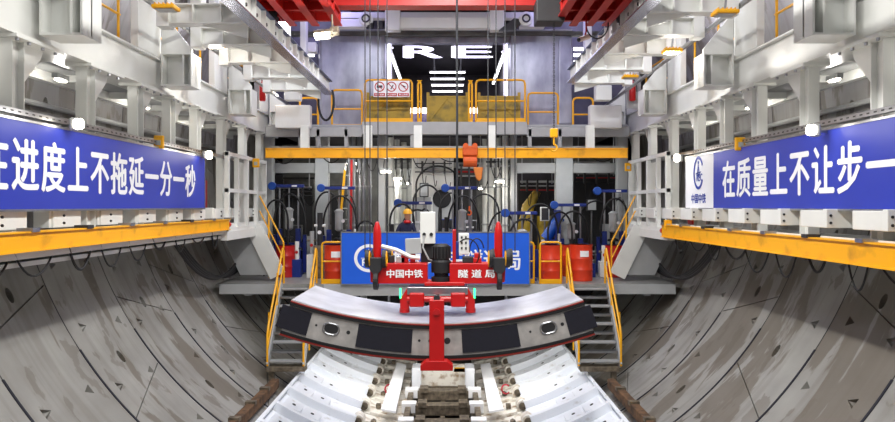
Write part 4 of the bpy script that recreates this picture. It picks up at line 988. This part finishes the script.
# sign panel
sp = P(392, 81, 19.93)
t = thing('prohibition_sign', 'white sign panel with three red prohibition circles', 'sign', (P(391.5, 0, 19.93).x, 19.93, P(0, 97, 19.93).z))
wS = 36*19.93/F/2
MB().box(-wS, wS, -.01, .01, 0, .46).build('sign_board', WTXT, t)
for i in range(3):
    cx = (i-1)*wS*.66
    MB().tube(arcpts((cx, -.014, .29), (1, 0, 0), (0, 0, 1), .13, .13, 0, 2*math.pi, 24), .015, 6, False).build('prohibition_ring', DRUMD, t)
    MB().bar((cx-.09, -.016, .38), (cx+.09, -.016, .2), .02, .01, up=(0, 1, 0)).build('prohibition_bar', DRUMD, t)
    if i == 0: MB().box(cx-.08, cx+.08, -.014, -.01, .26, .33).build('pictogram', DARK, t)
    elif i == 1: MB().bar((cx-.02, -.013, .22), (cx+.05, -.013, .34), .03, .004, up=(0, 1, 0)).build('pictogram', DARK, t)
    else: MB().bar((cx-.05, -.013, .34), (cx+.06, -.013, .28), .03, .004, up=(0, 1, 0)).build('pictogram', DARK, t)
    MB().box(cx-.155, cx+.155, -.014, -.01, .02, .11).build('caption_plate', DRUMD, t)
    text('caption_lettering', ['禁止堆放', '禁止抛物', '禁止跨越'][i], .25, .05, WTXT, t, frame_M((cx, -.015, .065), ex, ey, ez), thick=.002, bold=.01)
for i, (px0, px1) in enumerate(((368, 409), (428, 467), (479, 519))):
    a = P(px0, 96, 20.4); b = P(px1, 119, 20.4); w2 = (b.x-a.x)/2; h = a.z-UZ; b.z = UZ+.0
    t = thing('ochre_gate_panel', 'ochre steel gate panel with diagonal braces, '+['behind the sign railing', 'in the middle between gate posts', 'behind the railing near the second duct'][i], 'gate', ((a.x+b.x)/2, 20.4, b.z), group='ochre gate panels')
    MB().box(-w2, w2, 0, .04, 0, h).build('sheet', OCHRE, t)
    for s in (-1, 1):
        MB().box(s*w2-.04, s*w2+.04, -.04, .04, 0, h+.1).build('frame_post', OCHRE, t); MB().bar((0, -.02, h-.04), (s*w2*.9, -.02, .1), .05, .03, up=(0, 1, 0)).build('brace', OCHRE, t)
    MB().box(-w2, w2, -.03, .0, h-.05, h).build('top_rail', OCHRE, t); MB().box(-w2, w2, -.03, 0, 0, .05).build('bottom_rail', OCHRE, t)
# galvanised ducts
for s, px0, px1 in ((-1, 318, 385), (1, 511, 571)):
    Y = 21.0; a = P(px0, 31, Y); b = P(px1, 128, Y)
    t = thing('galvanised_duct', 'tall galvanised metal duct '+('with the hanging lamp before it' if s < 0 else 'with the chain hook before it'), 'duct', ((a.x+b.x)/2, Y, b.z)); w2 = (b.x-a.x)/2; h = a.z-b.z
    MB().box(-w2, w2, 0, 1.6, 0, h).build('duct_casing', GALV, t, .12 if s < 0 else .05)
    if s > 0: MB().box(w2-.38, w2+.02, -.1, -.0, .1, h-.2).build('edge_sheet', GALV, t, .04)
    MB().box(-w2-.03, w2+.03, -.03, 1.6, h, h+.05).build('top_flange', GREYP, t)
# upper platform beams behind the crane
for i, (px0, px1, py0, py1, Y, mm) in enumerate(((290, 610, 31, 35, 20.9, WALLC), (300, 600, 12, 18, 20.2, WHITE), (395, 490, 17, 28, 19.8, WHITE), (385, 400, 9, 30, 19.7, WHITE), (490, 504, 9, 30, 19.7, WHITE), (335, 365, 19, 27, 19.8, WHITE), (520, 545, 19, 27, 19.8, WHITE), (384, 510, 36, 43, 21.2, GALV))):
    a = P(px0, py0, Y); b = P(px1, py1, Y)
    tag(MB().box(a.x, b.x, Y, Y+.3, b.z, a.z).build('platform_beam', mm, None, .015), 'horizontal member of the upper platform, '+['dark grey strip along the duct tops', 'long white strip under the crane girder', 'deep white box in the middle', 'short white upright before the first duct', 'short white upright before the second duct', 'white stub over the first duct', 'white stub over the second duct', 'galvanised lintel over the dark opening'][i], 'beam')
for i, px in enumerate((366, 526)):
    p = P(px, 19, 19.6); t = thing('sheave_wheel', 'white rope sheave on the upper platform '+('over the first duct' if i == 0 else 'over the second duct'), 'wheel', p)
    MB().cyl((0, -.06, 0), (0, .1, 0), .2, 20).build('wheel', WHITE, t, .02); MB().tube(arcpts((0, -.08, 0), (1, 0, 0), (0, 0, 1), .1, .1, 0, 2*math.pi, 16), .025, 6, False).build('hub_ring', DARK, t)
for i, px in enumerate((370, 380)):
    tag(MB().box(P(px, 0, 19.6).x-.07, P(px, 0, 19.6).x+.07, 19.55, 19.65, P(0, 28, 19.6).z, P(0, 23, 19.6).z).build('rope_clamp', DARK), 'small dark clamp on the ropes over the first duct, '+('outer' if i == 0 else 'inner'), 'clamp')
tag(MB().prism([tuple(P(499, 30, 19.6)), tuple(P(514, 18, 19.6)), tuple(P(524, 20, 19.6)), tuple(P(515, 30, 19.6))], (0, .2, 0)).build('dark_bracket', DARK), 'dark slanted bracket beside the white sheave near the second duct', 'bracket')

# the dark hall with LED lights and letters
for i, (cx, ch) in enumerate(((374, 'C'), (423, 'R'), (472, 'E'), (521, 'C'))):
    p = P(cx, 52, 22.6); t = thing('led_letter', f'lit white letter {ch} over the dark opening, '+['mostly hidden by the first duct', 'next to the half-hidden one', 'in the middle by the thick cable', 'mostly hidden by the second duct'][i], 'letter', p, group='lit letters over the opening')
    text('letter_face', ch, 36*22.6/F, 11.5*22.6/F, LEDP, t, frame_M((0, 0, 0), ex, ey, ez), thick=.02, bold=.03)
    MB().cyl((0, .04, .15), (0, .04, 4.4), .012, 6).build('hanger', DARK, t)
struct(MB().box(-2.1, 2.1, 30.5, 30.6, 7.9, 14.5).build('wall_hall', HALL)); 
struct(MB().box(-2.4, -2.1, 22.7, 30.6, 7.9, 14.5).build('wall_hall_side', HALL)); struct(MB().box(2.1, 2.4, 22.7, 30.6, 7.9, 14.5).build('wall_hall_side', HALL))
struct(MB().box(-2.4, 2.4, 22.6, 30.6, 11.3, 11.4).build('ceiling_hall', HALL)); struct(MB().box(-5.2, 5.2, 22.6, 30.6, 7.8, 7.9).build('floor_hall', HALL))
for i, Y in enumerate((25.4, 26.7, 28.1, 29.6)):
    t = thing('led_batten', f'LED batten crossing the hall ceiling, {ORD[i]} in depth', 'lamp', (0, Y, 10.42), group='cross battens in the dark hall')
    MB().box(-.66, .66, -.06, .06, .04, .08).build('batten_tray', GREYP, t); MB().box(-.64, .64, -.04, .04, 0, .04).build('tube', LEDW, t)
    for x in (-.5, .5): MB().cyl((x, 0, .08), (x, 0, .88), .01, 6).build('hanger', DARK, t)
for s in (-1, 1):
    x = s*1.84
    t = thing('led_strip', 'long LED strip receding along the dark opening '+('beside the sign railing' if s < 0 else 'near the second duct'), 'lamp', (x, 22.0, 10.5))
    MB().box(-.04, .04, 0, 6.2, 0, .05).build('tube', LEDW, t); MB().box(-.06, .06, 0, 6.2, .05, .09).build('batten_tray', GREYP, t)
    t = thing('led_column', 'upright glowing LED panel at the edge of the '+('first duct' if s < 0 else 'second duct'), 'lamp', (s*1.78, 21.4, 8.2))
    MB().box(-.05, .05, -.03, .03, 0, 2.4).build('light_panel', LEDP, t); MB().box(-.08, .08, .03, .07, -.2, 2.5).build('panel_back', GREYP, t)
t = thing('lit_counter', 'low bright lit display with coloured band behind the ochre panels', 'display', (0, 23.0, UZ+.02))
MB().box(-1.9, 1.9, 0, .3, -.12, .62).build('display_body', mat('display_mixed', (190, 170, 210), .4, dirt=(60, 70, 190), dirt_amt=.5, scale=5, emit=0), t)
MB().box(-1.9, 1.9, -.02, .0, .63, .80).build('light_strip', LEDW, t)
MB().box(-1.9, 1.9, -.02, .0, .02, .2).build('red_band', DRUMD, t)
area(0, 26.5, 11.2, 2.6, 3.6, 90, (.85, .82, 1))
area(-4.6, 21.4, 12.4, 1.2, .5, 60, (.72, .68, 1)); area(4.6, 21.4, 12.4, 1.2, .5, 60, (.72, .68, 1))
# window-like glow slits beside ducts
for i, (px0, px1, py) in enumerate(((574, 592, 49), (574, 590, 55), (574, 588, 62), (302, 314, 55))):
    a = P(px0, py, 21.8); b = P(px1, py, 21.8)
    tag(MB().box(a.x, b.x, 21.8, 21.86, a.z-.04, a.z+.05).build('led_tube', LEDW), 'horizontal LED tube beside the '+['second duct, top', 'second duct, middle', 'second duct, bottom', 'first duct'][i], 'lamp')
for s in (-1, 1):
    struct(MB().box(s*3.15, s*6.2, 22.7, 22.9, 7.9, 13).build('wall_upper', mat('lilac_panel', (96, 94, 116), .5, rgb2=(62, 60, 78), noise=.2, scale=1.5)))
    t = thing('bright_panel', f'bright white ceiling panel glimpsed between crane and rail, {SIDE[s]}', 'lamp', (s*4.05, 17.2, 10.0))
    MB().box(-.14, .14, 0, .05, -.25, .4).build('light_panel', LEDW, t); MB().box(-.18, .18, .05, .1, -.3, 2).build('panel_back', WHITE, t)
# white uprights beyond the rails and ladder like members
for i, (px0, px1, py0, py1, Y) in enumerate(((300, 306, 10, 60, 19.5), (305, 316, 42, 52, 20.5), (585, 592, 10, 60, 19.5), (284, 300, 85, 100, 19), (596, 612, 85, 100, 19), (275, 310, 105, 128, 19.6), (590, 622, 105, 128, 19.6))):
    a = P(px0, py0, Y); b = P(px1, py1, Y)
    tag(MB().box(a.x, b.x, Y, Y+.3, b.z, a.z).build('steel_block', WHITE, None, .02), 'white steel member, '+['upright by the far end of the crane rail, all-blue banner side', 'small block by the first duct', 'upright by the far end of the crane rail, logo banner side', 'small box before the far corbel, all-blue banner side', 'small box before the far corbel, logo banner side', 'broad end box joining gallery and cross deck, all-blue banner side', 'broad end box joining gallery and cross deck, logo banner side'][i], 'steel member')
tag(MB().tube(arcpts(P(326, 101, 18.22), (1, 0, 0), (0, 0, 1), .2, .5, R(150), R(395), 18), .03, 8).build('hose', BLACK, smooth=True), 'black hose loop hanging at the end of the crane rail', 'hose')
for i, (px0, px1, d, py) in enumerate(((268, 300, 10, 150), (318, 345, 9, 153), (410, 430, 14, 155), (432, 470, 8, 158), (585, 620, 8, 162))):
    a = P(px0, 148.5, 18.68); b = P(px1, 148.5, 18.68); d += 5
    tag(MB().tube(sag(a, b, d*19/F), .016, 6).build('festoon_cable', BLACK, smooth=True), f'thin cable festoon under the rear yellow beam, {ORD[i]} counted from the all-blue banner side', 'cable', 'rear festoon cables')

rnd = random.Random(5)
for i, (px0, px1, py, Y) in enumerate(((268, 312, 196, 21.9), (350, 384, 158, 21.3), (392, 412, 168, 22.6), (415, 452, 172, 21.8), (456, 482, 176, 22.0), (520, 554, 190, 22.3), (576, 616, 182, 22.2), (486, 510, 166, 22.4))):
    a = P(px0, py, Y); b = P(px1, py, Y)
    t = thing('pipe_run', 'horizontal pipe run behind the pumps, '+['in front of the pale cabinet', 'across the silver pipes', 'by the three receding lamps', 'over the pale cabinet with the round port', 'below the orange hoist', 'in front of the ochre machine', 'in front of the dark cabinet beyond the stairs', 'over the white tubes'][i], 'pipe', (a.x, Y, a.z))
    w_ = b.x-a.x
    for k in range(3):
        MB().cyl((0, -.05*k, .13*k), (w_, -.05*k, .13*k), rnd.choice((.018, .026, .035)), 8).build('pipe', rnd.choice((STEEL, GREYP, DARK, DRUMD)), t, smooth=True)
    for q in (.06, .94): MB().box(w_*q-.015, w_*q+.015, -.02, .02, .2, 7.9-a.z).build('hanger', STEEL, t)
    for k in range(3):
        x = w_*(.2+.3*k); MB().box(x-.03, x+.03, -.14, .02, -.05, .33).build('pipe_clamp', DARK, t)
        MB().tube(sag((x, -.12, 0), (x+rnd.uniform(.1, .4), -.12, -rnd.uniform(0, .4)), rnd.uniform(.2, .5)), .014, 6).build('cable', BLACK, t)
for i, (px, py, w_, h_, mm) in enumerate(((296, 238, 12, 26, WALLC), (308, 246, 10, 22, DARK), (424, 190, 9, 14, DARK), (447, 224, 14, 10, NAVY), (472, 226, 10, 12, STEEL), (545, 214, 9, 14, WHITE), (592, 205, 10, 12, DARK), (606, 238, 9, 30, DARK))):
    p = P(px, py, 21.5); k = 21.5/F
    t = thing('control_panel', 'small wall-box style panel among the pumps, '+['pale one beside the first stairs', 'dark one beside the first stairs', 'dark one over the tall control box', 'blue one behind the controller', 'silver one near the hoist chain', 'white one by the ochre machine', 'dark one under the hose arch near the stairs', 'dark tall one between drum and stairs'][i], 'control panel', (p.x, 21.5, DZ))
    MB().box(-w_*k/2, w_*k/2, 0, .15, p.z-h_*k/2-DZ, p.z+h_*k/2-DZ).build('panel_box', mm, t, .012)
    MB().box(-w_*k/2+.03, w_*k/2-.03, -.012, 0, p.z-h_*k/2-DZ+.03, p.z+h_*k/2-DZ-.03).build('door', GREYP if mm is DARK else DARK, t)
    MB().cyl((0, .08, 0), (0, .08, p.z-h_*k/2-DZ), .025, 8).build('stand', STEEL, t)
